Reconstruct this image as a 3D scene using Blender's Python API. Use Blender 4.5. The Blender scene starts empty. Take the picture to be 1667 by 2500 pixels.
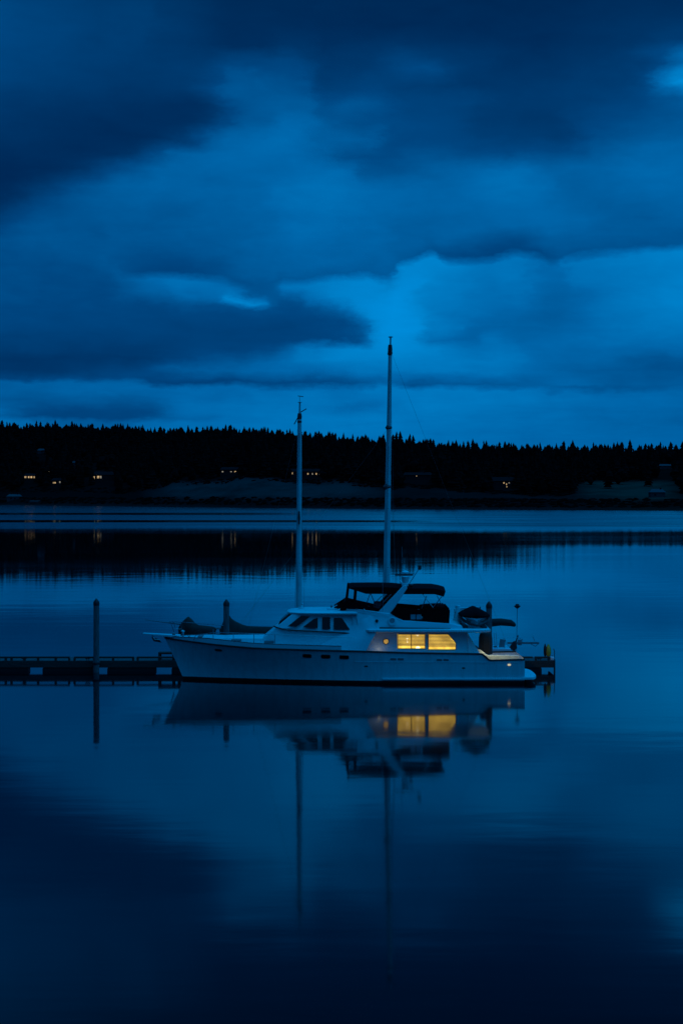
import bpy, math, random
import numpy as np
from mathutils import Vector
random.seed(7)
rng = np.random.default_rng(11)
scene = bpy.context.scene
COL = scene.collection
# ------------------------------------------------------------------ camera: photo 1667x2500, focal 4150 px, 9.2 m above the water
F, CX, HY, CAMH, CAMY = 4150.0, 833.5, 1205.0, 9.2, -83.0
def W(px, py, y):
    d = y - CAMY
    return Vector(((px - CX) * d / F, y, CAMH - (py - HY) * d / F))
def WX(px, y): return (px - CX) * (y - CAMY) / F
def WZ(py, y): return CAMH - (py - HY) * (y - CAMY) / F
cam = bpy.data.objects.new('camera', bpy.data.cameras.new('camera'))
COL.objects.link(cam)
cam.location = (0, CAMY, CAMH)
cam.rotation_euler = (math.radians(90), 0, 0)
cam.data.sensor_fit = 'VERTICAL'
cam.data.sensor_height = 36.0
cam.data.lens = 36.0 * F / 2500.0
cam.data.shift_y = -(1250 - HY) / 2500.0
cam.data.clip_end = 20000
scene.camera = cam
scene.view_settings.view_transform = 'Standard'
scene.view_settings.look = 'None'
scene.view_settings.exposure = 0
scene.view_settings.gamma = 1
scene.cycles.max_bounces = 6
scene.cycles.use_denoising = True
scene.cycles.sample_clamp_indirect = 4

def lin(c):
    return tuple((x / 255 / 12.92) if x / 255 <= .04045 else ((x / 255 + .055) / 1.055) ** 2.4 for x in c)

# ------------------------------------------------------------------ node helper
class NT:
    def __init__(s, nt): s.nt = nt
    def n(s, typ, **kw):
        nd = s.nt.nodes.new(typ)
        for k, v in kw.items(): setattr(nd, k, v)
        return nd
    def put(s, sock, v):
        if isinstance(v, bpy.types.NodeSocket): s.nt.links.new(v, sock)
        elif v is not None: sock.default_value = v
    def m(s, op, a, b=None, c=None, clamp=False):
        nd = s.n('ShaderNodeMath', operation=op); nd.use_clamp = clamp
        for i, v in enumerate((a, b, c)):
            if v is not None: s.put(nd.inputs[i], v)
        return nd.outputs[0]
    def vm(s, op, a, b=None, scale=None):
        nd = s.n('ShaderNodeVectorMath', operation=op)
        s.put(nd.inputs[0], a)
        if b is not None: s.put(nd.inputs[1], b)
        if scale is not None: s.put(nd.inputs['Scale'], scale)
        return nd.outputs[0]
    def mr(s, v, a, b, c=0., d=1., smooth=True):
        nd = s.n('ShaderNodeMapRange'); nd.interpolation_type = 'SMOOTHSTEP' if smooth else 'LINEAR'
        for i, x in enumerate((v, a, b, c, d)): s.put(nd.inputs[i], x)
        return nd.outputs[0]
    def mix(s, f, a, b):
        nd = s.n('ShaderNodeMix', data_type='FLOAT')
        s.put(nd.inputs[0], f); s.put(nd.inputs[2], a); s.put(nd.inputs[3], b)
        return nd.outputs[0]
    def mixc(s, f, a, b):
        nd = s.n('ShaderNodeMix', data_type='RGBA')
        s.put(nd.inputs[0], f); s.put(nd.inputs[6], a); s.put(nd.inputs[7], b)
        return nd.outputs[2]
    def noise(s, vec, scale, detail=2., rough=.5, dist=0.):
        nd = s.n('ShaderNodeTexNoise'); s.put(nd.inputs['Vector'], vec)
        nd.inputs['Scale'].default_value = scale; nd.inputs['Detail'].default_value = detail
        nd.inputs['Roughness'].default_value = rough; nd.inputs['Distortion'].default_value = dist
        return nd
    def xyz(s, x, y, z):
        nd = s.n('ShaderNodeCombineXYZ')
        for i, v in enumerate((x, y, z)): s.put(nd.inputs[i], v)
        return nd.outputs[0]
    def sep(s, v):
        nd = s.n('ShaderNodeSeparateXYZ'); s.put(nd.inputs[0], v); return nd.outputs

# ------------------------------------------------------------------ world: dusk overcast, clouds laid out by direction
SKY_GAIN, ZEN = 1.0, 1.0
# cloud brightness by height row (photo pixels above the horizon line) and azimuth (position:value)
SKY_ROWS = """
-100|0:.30,400:.12,800:.08,1700:.08
0|0:.30,100:.26,250:.20,350:.20,420:.14,560:.07,800:.06,1300:.05,1700:.09
60|0:.27,150:.22,280:.18,330:.21,380:.14,550:.06,900:.03,1300:.05,1700:.10
110|0:.24,150:.2,250:.16,330:.18,400:.13,550:.07,640:.06,720:.10,800:.06,1000:.08,1300:.05,1500:.09,1667:.16
140|0:.23,200:.17,400:.14,500:.13,560:.18,640:.2,720:.22,760:.10,900:.10,1000:.16,1100:.12,1300:.06,1500:.12,1620:.26,1667:.5,1700:.6
170|0:.21,200:.16,300:.13,500:.15,560:.24,610:.34,660:.26,720:.28,780:.12,880:.12,960:.2,1010:.26,1060:.26,1120:.14,1250:.07,1450:.12,1560:.16,1620:.28,1667:.55,1700:.7
215|0:.2,150:.15,300:.11,450:.12,530:.22,600:.38,680:.36,740:.32,800:.18,900:.2,1000:.15,1150:.1,1300:.12,1500:.16,1550:.24,1585:.48,1640:.84,1667:.95,1700:1.0
255|0:.14,150:.10,300:.07,450:.06,520:.08,560:.28,610:.36,680:.36,740:.4,800:.3,860:.34,920:.3,1000:.2,1150:.2,1250:.13,1400:.15,1550:.24,1610:.30,1650:.38,1700:.6
300|0:.10,150:.07,300:.04,450:.06,530:.1,570:.34,640:.36,690:.48,740:.48,800:.38,860:.3,950:.26,1080:.24,1200:.14,1350:.12,1450:.22,1600:.3,1700:.32
340|0:.09,200:.05,350:.04,430:.07,500:.28,560:.44,640:.52,720:.54,800:.42,850:.42,900:.4,960:.24,1080:.24,1200:.17,1350:.14,1450:.3,1600:.36,1700:.38
378|0:.05,150:.04,300:.05,370:.14,440:.40,520:.48,640:.50,740:.48,820:.34,860:.26,940:.24,1010:.30,1100:.3,1250:.26,1380:.24,1480:.42,1600:.46,1700:.46
420|0:.03,120:.03,220:.08,300:.26,380:.42,500:.46,640:.48,740:.54,800:.54,860:.50,910:.3,1000:.34,1100:.44,1200:.52,1260:.54,1330:.44,1450:.44,1550:.52,1700:.50
465|0:.02,60:.04,140:.14,220:.34,300:.42,400:.45,520:.45,640:.46,720:.58,780:.58,880:.54,1000:.46,1120:.48,1240:.56,1320:.54,1400:.42,1500:.46,1600:.52,1700:.5
510|0:.03,60:.10,140:.28,220:.36,300:.40,400:.38,520:.42,640:.44,720:.54,780:.56,880:.50,1000:.48,1120:.44,1240:.48,1330:.50,1400:.46,1500:.38,1600:.44,1700:.46
560|0:.20,80:.34,160:.36,250:.33,350:.32,450:.34,560:.36,680:.42,780:.46,880:.46,1000:.40,1100:.40,1250:.44,1400:.44,1520:.36,1700:.40
595|0:.32,120:.36,250:.33,330:.28,450:.26,560:.32,680:.4,780:.44,880:.42,960:.40,1100:.36,1200:.30,1300:.34,1450:.40,1560:.36,1700:.36
625|0:.30,120:.30,250:.32,330:.25,450:.22,520:.26,640:.31,760:.36,850:.38,980:.37,1100:.28,1200:.24,1300:.26,1400:.32,1500:.32,1700:.32
650|0:.29,200:.29,290:.34,330:.42,420:.52,480:.56,540:.52,590:.4,640:.28,690:.5,720:.6,780:.66,834:.72,900:.80,930:.5,960:.78,1000:.78,1080:.76,1150:.66,1180:.6,1262:.66,1330:.52,1350:.48,1400:.6,1500:.64,1600:.7,1700:.72
690|0:.29,250:.28,330:.34,420:.40,450:.5,490:.48,520:.40,560:.62,590:.80,630:.72,660:.34,700:.3,740:.45,790:.62,834:.74,900:.78,960:.82,1000:.80,1050:.72,1100:.64,1150:.62,1180:.52,1210:.6,1262:.62,1300:.52,1350:.46,1400:.56,1500:.60,1600:.68,1700:.72
725|0:.28,300:.26,400:.27,450:.32,500:.28,600:.30,660:.28,720:.26,780:.34,820:.52,860:.74,920:.88,980:.86,1040:.66,1090:.66,1150:.58,1200:.56,1260:.58,1320:.42,1380:.44,1450:.52,1550:.62,1640:.72,1700:.74
765|0:.26,300:.24,500:.23,650:.24,760:.24,820:.30,860:.5,890:.72,930:.88,990:.86,1040:.72,1070:.56,1120:.56,1200:.52,1280:.46,1340:.40,1400:.44,1480:.54,1560:.62,1640:.72,1700:.74
800|0:.24,300:.22,500:.2,700:.2,800:.22,860:.26,900:.44,930:.78,960:.90,1000:.88,1030:.74,1070:.6,1120:.6,1150:.46,1230:.44,1320:.42,1400:.44,1500:.54,1600:.64,1700:.66
830|0:.2,200:.18,400:.19,600:.19,750:.22,830:.26,880:.34,915:.62,940:.84,990:.86,1020:.72,1050:.52,1100:.46,1160:.44,1200:.56,1280:.48,1360:.46,1460:.52,1560:.56,1700:.56
852|0:.17,200:.14,400:.15,560:.22,680:.30,760:.62,834:.76,900:.78,960:.82,1010:.78,1060:.68,1120:.54,1180:.56,1240:.58,1300:.48,1400:.46,1500:.50,1700:.48
880|0:.10,150:.09,320:.11,450:.2,560:.38,660:.48,740:.62,834:.72,950:.72,1050:.68,1150:.66,1230:.62,1290:.5,1380:.44,1450:.46,1560:.36,1700:.34
905|0:.10,150:.11,300:.18,400:.34,500:.40,640:.46,740:.52,834:.58,900:.60,1000:.62,1100:.62,1220:.58,1310:.46,1400:.40,1500:.36,1600:.30,1700:.32
926|0:.18,120:.2,250:.22,350:.26,420:.24,540:.26,640:.34,760:.3,834:.34,900:.42,960:.46,1000:.36,1100:.42,1200:.44,1300:.42,1400:.48,1500:.38,1600:.36,1700:.36
934|0:.2,150:.24,250:.28,330:.24,400:.2,540:.2,640:.26,760:.26,834:.28,900:.36,950:.44,990:.3,1100:.36,1200:.36,1320:.42,1400:.36,1500:.34,1600:.36,1700:.38
951|0:.42,100:.42,200:.44,330:.46,430:.5,540:.48,640:.54,740:.56,834:.52,920:.64,1000:.64,1140:.64,1200:.62,1320:.58,1400:.54,1500:.50,1600:.48,1700:.46
970|0:.40,100:.40,210:.46,250:.48,330:.42,380:.46,430:.52,540:.48,570:.42,600:.48,640:.56,740:.58,834:.54,900:.58,1000:.64,1140:.62,1300:.58,1500:.52,1700:.46
990|0:.36,120:.34,230:.36,300:.3,380:.34,420:.50,540:.54,740:.60,800:.56,850:.46,905:.5,960:.60,1060:.64,1200:.58,1500:.52,1700:.46
1008|0:.50,40:.50,55:.34,120:.24,200:.24,300:.25,380:.3,410:.5,540:.56,740:.62,834:.58,960:.6,1060:.62,1200:.56,1500:.5,1700:.44
1022|0:.40,50:.34,110:.22,200:.23,300:.24,370:.32,420:.46,470:.46,540:.54,740:.62,900:.64,1060:.60,1200:.56,1500:.48,1700:.42
1034|0:.52,80:.50,120:.42,220:.38,300:.40,350:.50,420:.54,540:.58,740:.62,900:.62,1100:.58,1300:.53,1500:.48,1700:.42
1100|0:.52,900:.56,1700:.46
1205|0:.50,1700:.48
"""
EDGE_A = ([0, 250, 300, 450, 530, 580, 640, 690, 760, 834, 880, 940, 965, 1000, 1050, 1085, 1150, 1200, 1262, 1320, 1360, 1400, 1500, 1600, 1700],
          [640, 640, 676, 676, 680, 690, 716, 690, 692, 676, 672, 688, 648, 642, 618, 638, 642, 640, 622, 632, 648, 632, 626, 622, 616])
EDGE_B = ([0, 150, 330, 540, 700, 834, 900, 940, 975, 1100, 1300, 1350, 1500, 1700], [928, 930, 934, 937, 940, 946, 938, 927, 940, 941, 948, 957, 957, 950])
SKY = {}
for ln in SKY_ROWS.strip().split('\n'):
    y_, pts_ = ln.split('|'); pr = [tuple(map(float, p.split(':'))) for p in pts_.split(',')]
    SKY[float(y_)] = np.interp(np.linspace(0, 1700, 35), [p[0] for p in pr], [p[1] for p in pr])
def build_world():
    w = bpy.data.worlds.new('World'); scene.world = w; w.use_nodes = True
    t = NT(w.node_tree); nt = w.node_tree
    bg = nt.nodes['Background']
    d = t.n('ShaderNodeTexCoord').outputs['Generated']
    # gentle domain warp so the cloud edges are ragged
    n1 = t.vm('SUBTRACT', t.noise(d, 9, 3, .55).outputs['Color'], (.5, .5, .5))
    n2 = t.vm('SUBTRACT', t.noise(t.vm('MULTIPLY', d, (22, 22, 60)), 1, 4, .6).outputs['Color'], (.5, .5, .5))
    n3 = t.vm('SUBTRACT', t.noise(t.vm('MULTIPLY', d, (70, 70, 150)), 1, 5, .65).outputs['Color'], (.5, .5, .5))
    warp = t.vm('ADD', t.vm('MULTIPLY', n1, (.016, .0, .006)), t.vm('ADD', t.vm('MULTIPLY', n2, (.026, .0, .0085)), t.vm('MULTIPLY', n3, (.014, .0, .0055))))
    s0 = t.sep(d)
    s = t.sep(t.vm('ADD', d, warp))
    az = t.m('ARCTAN2', s[0], s[1])
    hor = t.m('SQRT', t.m('ADD', t.m('MULTIPLY', s[0], s[0]), t.m('MULTIPLY', s[1], s[1])))
    el = t.m('DIVIDE', s[2], t.m('MAXIMUM', hor, .01))
    py = t.m('MULTIPLY_ADD', el, -F, HY)
    c = t.m('PINGPONG', t.m('MULTIPLY_ADD', az, F / 1700, CX / 1700), 1.0)
    def curve(vals, fac):
        fc = t.n('ShaderNodeFloatCurve'); cv = fc.mapping.curves[0]; n = len(vals) - 1
        cv.points[0].location = (0, vals[0]); cv.points[1].location = (1, vals[-1])
        for k in range(1, n): cv.points.new(k / n, vals[k])
        for p in cv.points: p.handle_type = 'AUTO_CLAMPED'
        fc.mapping.update(); t.put(fc.inputs['Value'], fac); return fc.outputs[0]
    for (ex, ey), y0, w0, w1 in ((EDGE_A, 637, 58, 140), (EDGE_B, 941, 12, 45)):
        off = curve((np.interp(np.linspace(0, 1700, 69), ex, ey) - y0 + 100) / 200, c)
        off = t.m('MULTIPLY_ADD', off, 200., -100.)
        win = t.mr(t.m('ABSOLUTE', t.m('SUBTRACT', py, y0 + 14.)), w1, w0)
        py = t.m('SUBTRACT', py, t.m('MULTIPLY', off, win))
    ys = sorted(SKY); cur = None
    for i, y in enumerate(ys):
        o = curve(list(SKY[y]), c)
        cur = o if cur is None else t.mix(t.mr(py, ys[i - 1], y, smooth=False), cur, o)
    # streaky fine cloud texture, stretched along the horizon
    st = t.noise(t.vm('MULTIPLY', d, (14, 14, 42)), 1, 5, .6, .4).outputs[0]
    st2 = t.noise(t.vm('MULTIPLY', d, (40, 40, 90)), 1, 3, .55, .3).outputs[0]
    zz = t.m('ADD', t.m('MAXIMUM', s0[2], 0.), .07)
    deck = t.noise(t.xyz(t.m('DIVIDE', s0[0], zz), t.m('DIVIDE', s0[1], zz), 0.), 2.6, 6, .62, .5).outputs[0]
    st = t.m('ADD', st, t.m('MULTIPLY', t.m('SUBTRACT', deck, .5), 1.3))
    tex = t.m('ADD', t.m('MULTIPLY', t.m('SUBTRACT', st, .5), .10), t.m('MULTIPLY', t.m('SUBTRACT', st2, .5), .11))
    cur = t.m('ADD', cur, t.m('MULTIPLY', tex, t.mr(cur, 0, .5, .35, 1.)))
    # higher up and behind: cloud from large soft noise, brightening towards the zenith
    big = t.noise(d, 2.6, 4, .55).outputs[0]
    zb = t.mr(s0[2], .32, .80, .14, .96 * ZEN)
    zb = t.m('MULTIPLY', zb, t.mr(s0[2], .30, .44, .2, 1.))
    high = t.m('ADD', zb, t.m('MULTIPLY', t.m('SUBTRACT', big, .5), .35))
    back = t.m('ADD', t.mr(s0[2], .25, .80, .09, .96 * ZEN), t.m('MULTIPLY', t.m('SUBTRACT', big, .5), .2))
    cur = t.mix(t.mr(s0[2], .30, .42), cur, high)
    back = t.m('MULTIPLY', back, t.mr(s0[0], -.65, .65, .12, 1.95))
    cur = t.mix(t.mr(s0[1], .55, -.1), cur, back)
    cur = t.m('MULTIPLY', t.m('MAXIMUM', cur, 0.), 1 / 1.4)
    cr = t.n('ShaderNodeValToRGB'); e = cr.color_ramp
    stops = [(0, (0, 35, 79)), (.25, (0, 68, 126)), (.5, (0, 100, 168)), (.75, (0, 127, 200)), (1.0, (0, 147, 228)), (1.4, (0, 152, 252))]
    e.elements[0].position = 0; e.elements[0].color = (*lin(stops[0][1]), 1)
    e.elements[1].position = 1; e.elements[1].color = (*lin(stops[-1][1]), 1)
    for p, cc in stops[1:-1]:
        el_ = e.elements.new(p / 1.4); el_.color = (*lin(cc), 1)
    t.put(cr.inputs[0], cur)
    low = t.m('MULTIPLY', t.m('MULTIPLY', t.mr(s0[2], .25, .33), t.mr(s0[2], .50, .36)), t.mr(s0[1], .3, .7))
    gain = t.m('MULTIPLY', t.mr(s0[2], .60, .96, 1., 1.45), t.m('SUBTRACT', 1., t.m('MULTIPLY', low, .55)))
    t.put(bg.inputs['Color'], t.vm('SCALE', cr.outputs[0], scale=gain))
    bg.inputs['Strength'].default_value = SKY_GAIN
build_world()

# ------------------------------------------------------------------ materials
def mat(name, col, rough=.5, metal=0., var=.12, scale=6., bump=0., bscale=40., coat=0., emit=None, estr=0., streak=None, spec=.5):
    m = bpy.data.materials.new(name); m.use_nodes = True
    t = NT(m.node_tree); b = m.node_tree.nodes['Principled BSDF']
    co = t.n('ShaderNodeTexCoord').outputs['Object']
    v = co if streak is None else t.vm('MULTIPLY', co, streak)
    n = t.noise(v, scale, 4, .6).outputs[0]
    f = t.mr(n, .3, .7)
    lo = tuple(c * (1 - var) for c in col); hi = tuple(min(1, c * (1 + var)) for c in col)
    t.put(b.inputs['Base Color'], t.mixc(f, (*lo, 1), (*hi, 1)))
    t.put(b.inputs['Roughness'], t.mr(n, .3, .7, max(.02, rough - .06), min(1, rough + .06)))
    b.inputs['Metallic'].default_value = metal; b.inputs['Specular IOR Level'].default_value = spec
    b.inputs['Coat Weight'].default_value = coat
    if bump:
        bp = t.n('ShaderNodeBump'); bp.inputs['Strength'].default_value = bump; bp.inputs['Distance'].default_value = .02
        t.put(bp.inputs['Height'], t.noise(v, bscale, 3, .6).outputs[0]); t.put(b.inputs['Normal'], bp.outputs[0])
    if emit:
        t.put(b.inputs['Emission Color'], (*emit, 1)); b.inputs['Emission Strength'].default_value = estr
    return m
M = {
 'gelcoat': mat('white_gelcoat', (.78, .80, .80), .32, var=.03, scale=1.2),
 'gelcoat_trim': mat('white_trim', (.74, .77, .78), .4, var=.04),
 'hullpaint': mat('hull_paint', (.76, .78, .78), .30, var=.07, scale=1.6, streak=(2.2, 2.2, .35)),
 'antifoul': mat('black_antifouling', (.008, .008, .009), .6),
 'rail': mat('dark_teak', (.025, .018, .012), .55, streak=(1, 8, 8), scale=3),
 'glassdark': mat('tinted_glass', (.004, .005, .006), .06, var=.05, spec=.28),
 'canvas': mat('black_canvas', (.005, .005, .006), .95, bump=.4, bscale=9, spec=.05),
 'navy': mat('navy_canvas', (.008, .009, .011), .95, bump=.4, bscale=7, spec=.05),
 'steel': mat('stainless', (.45, .46, .47), .3, metal=1.),
 'olive': mat('olive_canvas', (.040, .032, .026), .9, bump=.7, bscale=5, var=.3, scale=3),
 'oliveb': mat('dark_olive_canvas', (.028, .024, .019), .9, bump=.7, bscale=5, var=.3, scale=3),
 'cream': mat('cream_paint', (.62, .61, .44), .5),
 'grey': mat('grey_rubber', (.30, .33, .35), .5),
 'midgrey': mat('weathered_grey', (.16, .18, .19), .6),
 'greyd': mat('dark_fittings', (.03, .03, .032), .45),
 'mast': mat('painted_spar', (.60, .61, .60), .35, var=.06, scale=2),
 'pile': mat('weathered_piling', (.14, .135, .135), .9, var=.4, scale=5, streak=(6, 6, .5), bump=.8, bscale=14),
 'pilecap': mat('pile_cap', (.01, .01, .011), .5),
 'deckwood': mat('dock_planks', (.085, .075, .073), .85, var=.25, streak=(7, .4, 1), scale=2, bump=.4),
 'waler': mat('dock_timber', (.045, .038, .032), .85, var=.35, streak=(.5, 5, 9), scale=3, bump=.5),
 'float': mat('black_float', (.006, .006, .006), .6),
 'redwood': mat('stained_timber', (.060, .022, .014), .8, var=.3, scale=4),
 'yellow': mat('yellow_vinyl', (.92, .38, .03), .5, var=.15, scale=7),
 'conifer': mat('conifer_needles', (.0075, .0062, .0060), 1., var=.5, scale=.15, spec=0.),
 'bark': mat('bark', (.04, .03, .02), .95),
 'siding': mat('house_siding', (.020, .019, .020), .85, spec=.05),
 'siding_pale': mat('pale_siding', (.055, .053, .055), .85, spec=.05),
 'shingle': mat('roof_shingle', (.010, .010, .011), .9, spec=.05),
 'metalroof': mat('pale_metal_roof', (.07, .07, .075), .8, spec=.05),
 'line': mat('rope', (.10, .10, .10), .8),
}
def emission(name, col, strength, var=.25, scale=3., stretch=(1, 1, 1)):
    m = bpy.data.materials.new(name); m.use_nodes = True
    t = NT(m.node_tree); b = m.node_tree.nodes['Principled BSDF']
    co = t.n('ShaderNodeTexCoord').outputs['Object']
    n = t.noise(t.vm('MULTIPLY', co, stretch), scale, 2, .5).outputs[0]
    t.put(b.inputs['Base Color'], (*[c * .5 for c in col], 1))
    t.put(b.inputs['Emission Color'], (*col, 1))
    t.put(b.inputs['Emission Strength'], t.mr(n, .3, .7, strength * (1 - var), strength * (1 + var)))
    return m
M['interior'] = emission('glowing_cabin_lining', (1., .68, .10), .95, .4, 2.2)  # lining glows itself in place of lamplight on the saloon's back wall
M['bulb'] = emission('lamp_bulb', (1., .82, .45), 2.2, .05)
M['blind'] = emission('glowing_blind_slat', (1., .62, .15), .17, .45, 1.6)  # slats give off their own glow for the light coming through
M['porthole_glow'] = emission('porthole_glow', (1., .55, .12), .35, .6, 9)
M['fairlead_glow'] = emission('lit_opening', (1., .88, .50), .55, .05)
M['housewin'] = emission('lit_house_window', (1., .64, .28), .5, .6, .35)
M['housewin_dim'] = emission('dim_house_window', (.9, .75, .5), .25, .5, .4)
M['nav'] = M['bulb']

def glass_pane_mat():
    m = bpy.data.materials.new('window_glass'); m.use_nodes = True
    t = NT(m.node_tree); nt = m.node_tree
    out = nt.nodes['Material Output']; nt.nodes.remove(nt.nodes['Principled BSDF'])
    tr = t.n('ShaderNodeBsdfTransparent'); gl = t.n('ShaderNodeBsdfGlossy'); gl.inputs['Roughness'].default_value = .03
    fr = t.n('ShaderNodeFresnel'); fr.inputs['IOR'].default_value = 1.45
    mx = t.n('ShaderNodeMixShader')
    t.put(mx.inputs[0], fr.outputs[0]); t.put(mx.inputs[1], tr.outputs[0]); t.put(mx.inputs[2], gl.outputs[0])
    t.put(out.inputs[0], mx.outputs[0]); return m
M['glass'] = glass_pane_mat()
def vinyl_mat():
    m = bpy.data.materials.new('clear_vinyl'); m.use_nodes = True
    t = NT(m.node_tree); nt = m.node_tree
    out = nt.nodes['Material Output']; nt.nodes.remove(nt.nodes['Principled BSDF'])
    tr = t.n('ShaderNodeBsdfTransparent'); tr.inputs[0].default_value = (.985, .99, .99, 1)
    gl = t.n('ShaderNodeBsdfGlossy'); gl.inputs['Roughness'].default_value = .12
    mx = t.n('ShaderNodeMixShader'); mx.inputs[0].default_value = .012
    t.put(mx.inputs[1], tr.outputs[0]); t.put(mx.inputs[2], gl.outputs[0])
    t.put(out.inputs[0], mx.outputs[0]); return m
M['vinyl'] = vinyl_mat()

# ------------------------------------------------------------------ mesh builder
class MB:
    def __init__(s): s.v, s.f, s.mi = [], [], []
    def add(s, vs, fs, mi=0):
        b = len(s.v); s.v += [tuple(v) for v in vs]; s.f += [tuple(b + i for i in f) for f in fs]; s.mi += [mi] * len(fs); return s
    def box(s, x0, x1, y0, y1, z0, z1, mi=0):
        vs = [(x, y, z) for z in (z0, z1) for y in (y0, y1) for x in (x0, x1)]
        return s.add(vs, [(0, 2, 3, 1), (4, 5, 7, 6), (0, 1, 5, 4), (2, 6, 7, 3), (0, 4, 6, 2), (1, 3, 7, 5)], mi)
    def loft(s, rings, closed=True, cap=True, mi=0):
        n = len(rings[0]); vs = [p for r in rings for p in r]; fs = []
        for i in range(len(rings) - 1):
            for j in range(n if closed else n - 1):
                k = (j + 1) % n
                fs.append((i * n + j, i * n + k, (i + 1) * n + k, (i + 1) * n + j))
        if cap and closed:
            fs.append(tuple(range(n))[::-1]); fs.append(tuple((len(rings) - 1) * n + j for j in range(n)))
        return s.add(vs, fs, mi)
    def tube(s, pts, r, n=8, mi=0):
        pts = [Vector(p) for p in pts]
        rs = r if isinstance(r, (list, tuple)) else [r] * len(pts)
        rings = []
        for i, p in enumerate(pts):
            d = (pts[min(i + 1, len(pts) - 1)] - pts[max(i - 1, 0)]).normalized()
            up = Vector((0, 0, 1)) if abs(d.z) < .9 else Vector((0, 1, 0))
            a = d.cross(up).normalized(); b = a.cross(d).normalized()
            rings.append([p + (a * math.cos(2 * math.pi * k / n) + b * math.sin(2 * math.pi * k / n)) * rs[i] for k in range(n)])
        return s.loft(rings, mi=mi)
    def prism(s, poly, y0, y1, mi=0):                 # poly: (x, z) list
        n = len(poly)
        vs = [(x, y0, z) for x, z in poly] + [(x, y1, z) for x, z in poly]
        fs = [tuple(range(n)), tuple(range(2 * n - 1, n - 1, -1))] + [(i, i + n, (i + 1) % n + n, (i + 1) % n) for i in range(n)]
        return s.add(vs, fs, mi)
    def lathe(s, c, prof, n=16, mi=0):                # prof: (r, z)
        return s.loft([[(c[0] + r * math.cos(2 * math.pi * k / n), c[1] + r * math.sin(2 * math.pi * k / n), c[2] + z) for k in range(n)] for r, z in prof], mi=mi)
    def disc_y(s, c, r, y0, y1, n=18, mi=0, r2=None):  # short cylinder with its axis along y
        a = [(c[0] + r * math.cos(2 * math.pi * k / n), y0, c[1] + r * math.sin(2 * math.pi * k / n)) for k in range(n)]
        r2 = r if r2 is None else r2
        b = [(c[0] + r2 * math.cos(2 * math.pi * k / n), y1, c[1] + r2 * math.sin(2 * math.pi * k / n)) for k in range(n)]
        return s.loft([a, b], mi=mi)
    def build(s, name, mats, parent=None, sharp=35, bevel=0.):
        if not isinstance(mats, (list, tuple)): mats = [mats]
        me = bpy.data.meshes.new(name)
        off = root_loc(parent)
        me.from_pydata([(v[0] - off[0], v[1] - off[1], v[2] - off[2]) for v in s.v], [], s.f)
        for m_ in mats: me.materials.append(m_)
        me.polygons.foreach_set('material_index', s.mi)
        me.update(); me.validate()
        import bmesh
        bm = bmesh.new(); bm.from_mesh(me); bmesh.ops.recalc_face_normals(bm, faces=bm.faces); bm.to_mesh(me); bm.free()
        me.polygons.foreach_set('use_smooth', [True] * len(me.polygons))
        me.set_sharp_from_angle(angle=math.radians(sharp))
        o = bpy.data.objects.new(name, me); COL.objects.link(o)
        if parent is not None: o.parent = parent
        if bevel:
            md = o.modifiers.new('bevel', 'BEVEL'); md.width = bevel; md.segments = 2; md.limit_method = 'ANGLE'; md.angle_limit = math.radians(40)
        return o
def build_split(mb, name, mats, parent=None, **kw):      # one object per separate piece
    par = list(range(len(mb.v)))
    def find(i):
        while par[i] != i: par[i] = par[par[i]]; i = par[i]
        return i
    for f in mb.f:
        a = find(f[0])
        for k in f[1:]: par[find(k)] = a
    groups = {}
    for f, m_ in zip(mb.f, mb.mi): groups.setdefault(find(f[0]), []).append((f, m_))
    out = []
    for fl in groups.values():
        ids = sorted({k for f, _ in fl for k in f}); ix = {k: i for i, k in enumerate(ids)}
        q = MB(); q.v = [mb.v[k] for k in ids]; q.f = [tuple(ix[k] for k in f) for f, _ in fl]; q.mi = [m_ for _, m_ in fl]
        out.append(q.build(name, mats, parent, **kw))
    return out
def root_loc(p):
    v = Vector((0, 0, 0))
    while p is not None: v += p.location; p = p.parent
    return v
def thing(name, loc, label, cat, group=None):
    o = bpy.data.objects.new(name, None); COL.objects.link(o); o.location = loc; o.empty_display_size = .3
    return tag(o, label, cat, group)
def tag(o, label=None, cat=None, group=None, kind=None):
    for k, v in (('label', label), ('category', cat), ('group', group), ('kind', kind)):
        if v: o[k] = v
    return o

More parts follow.
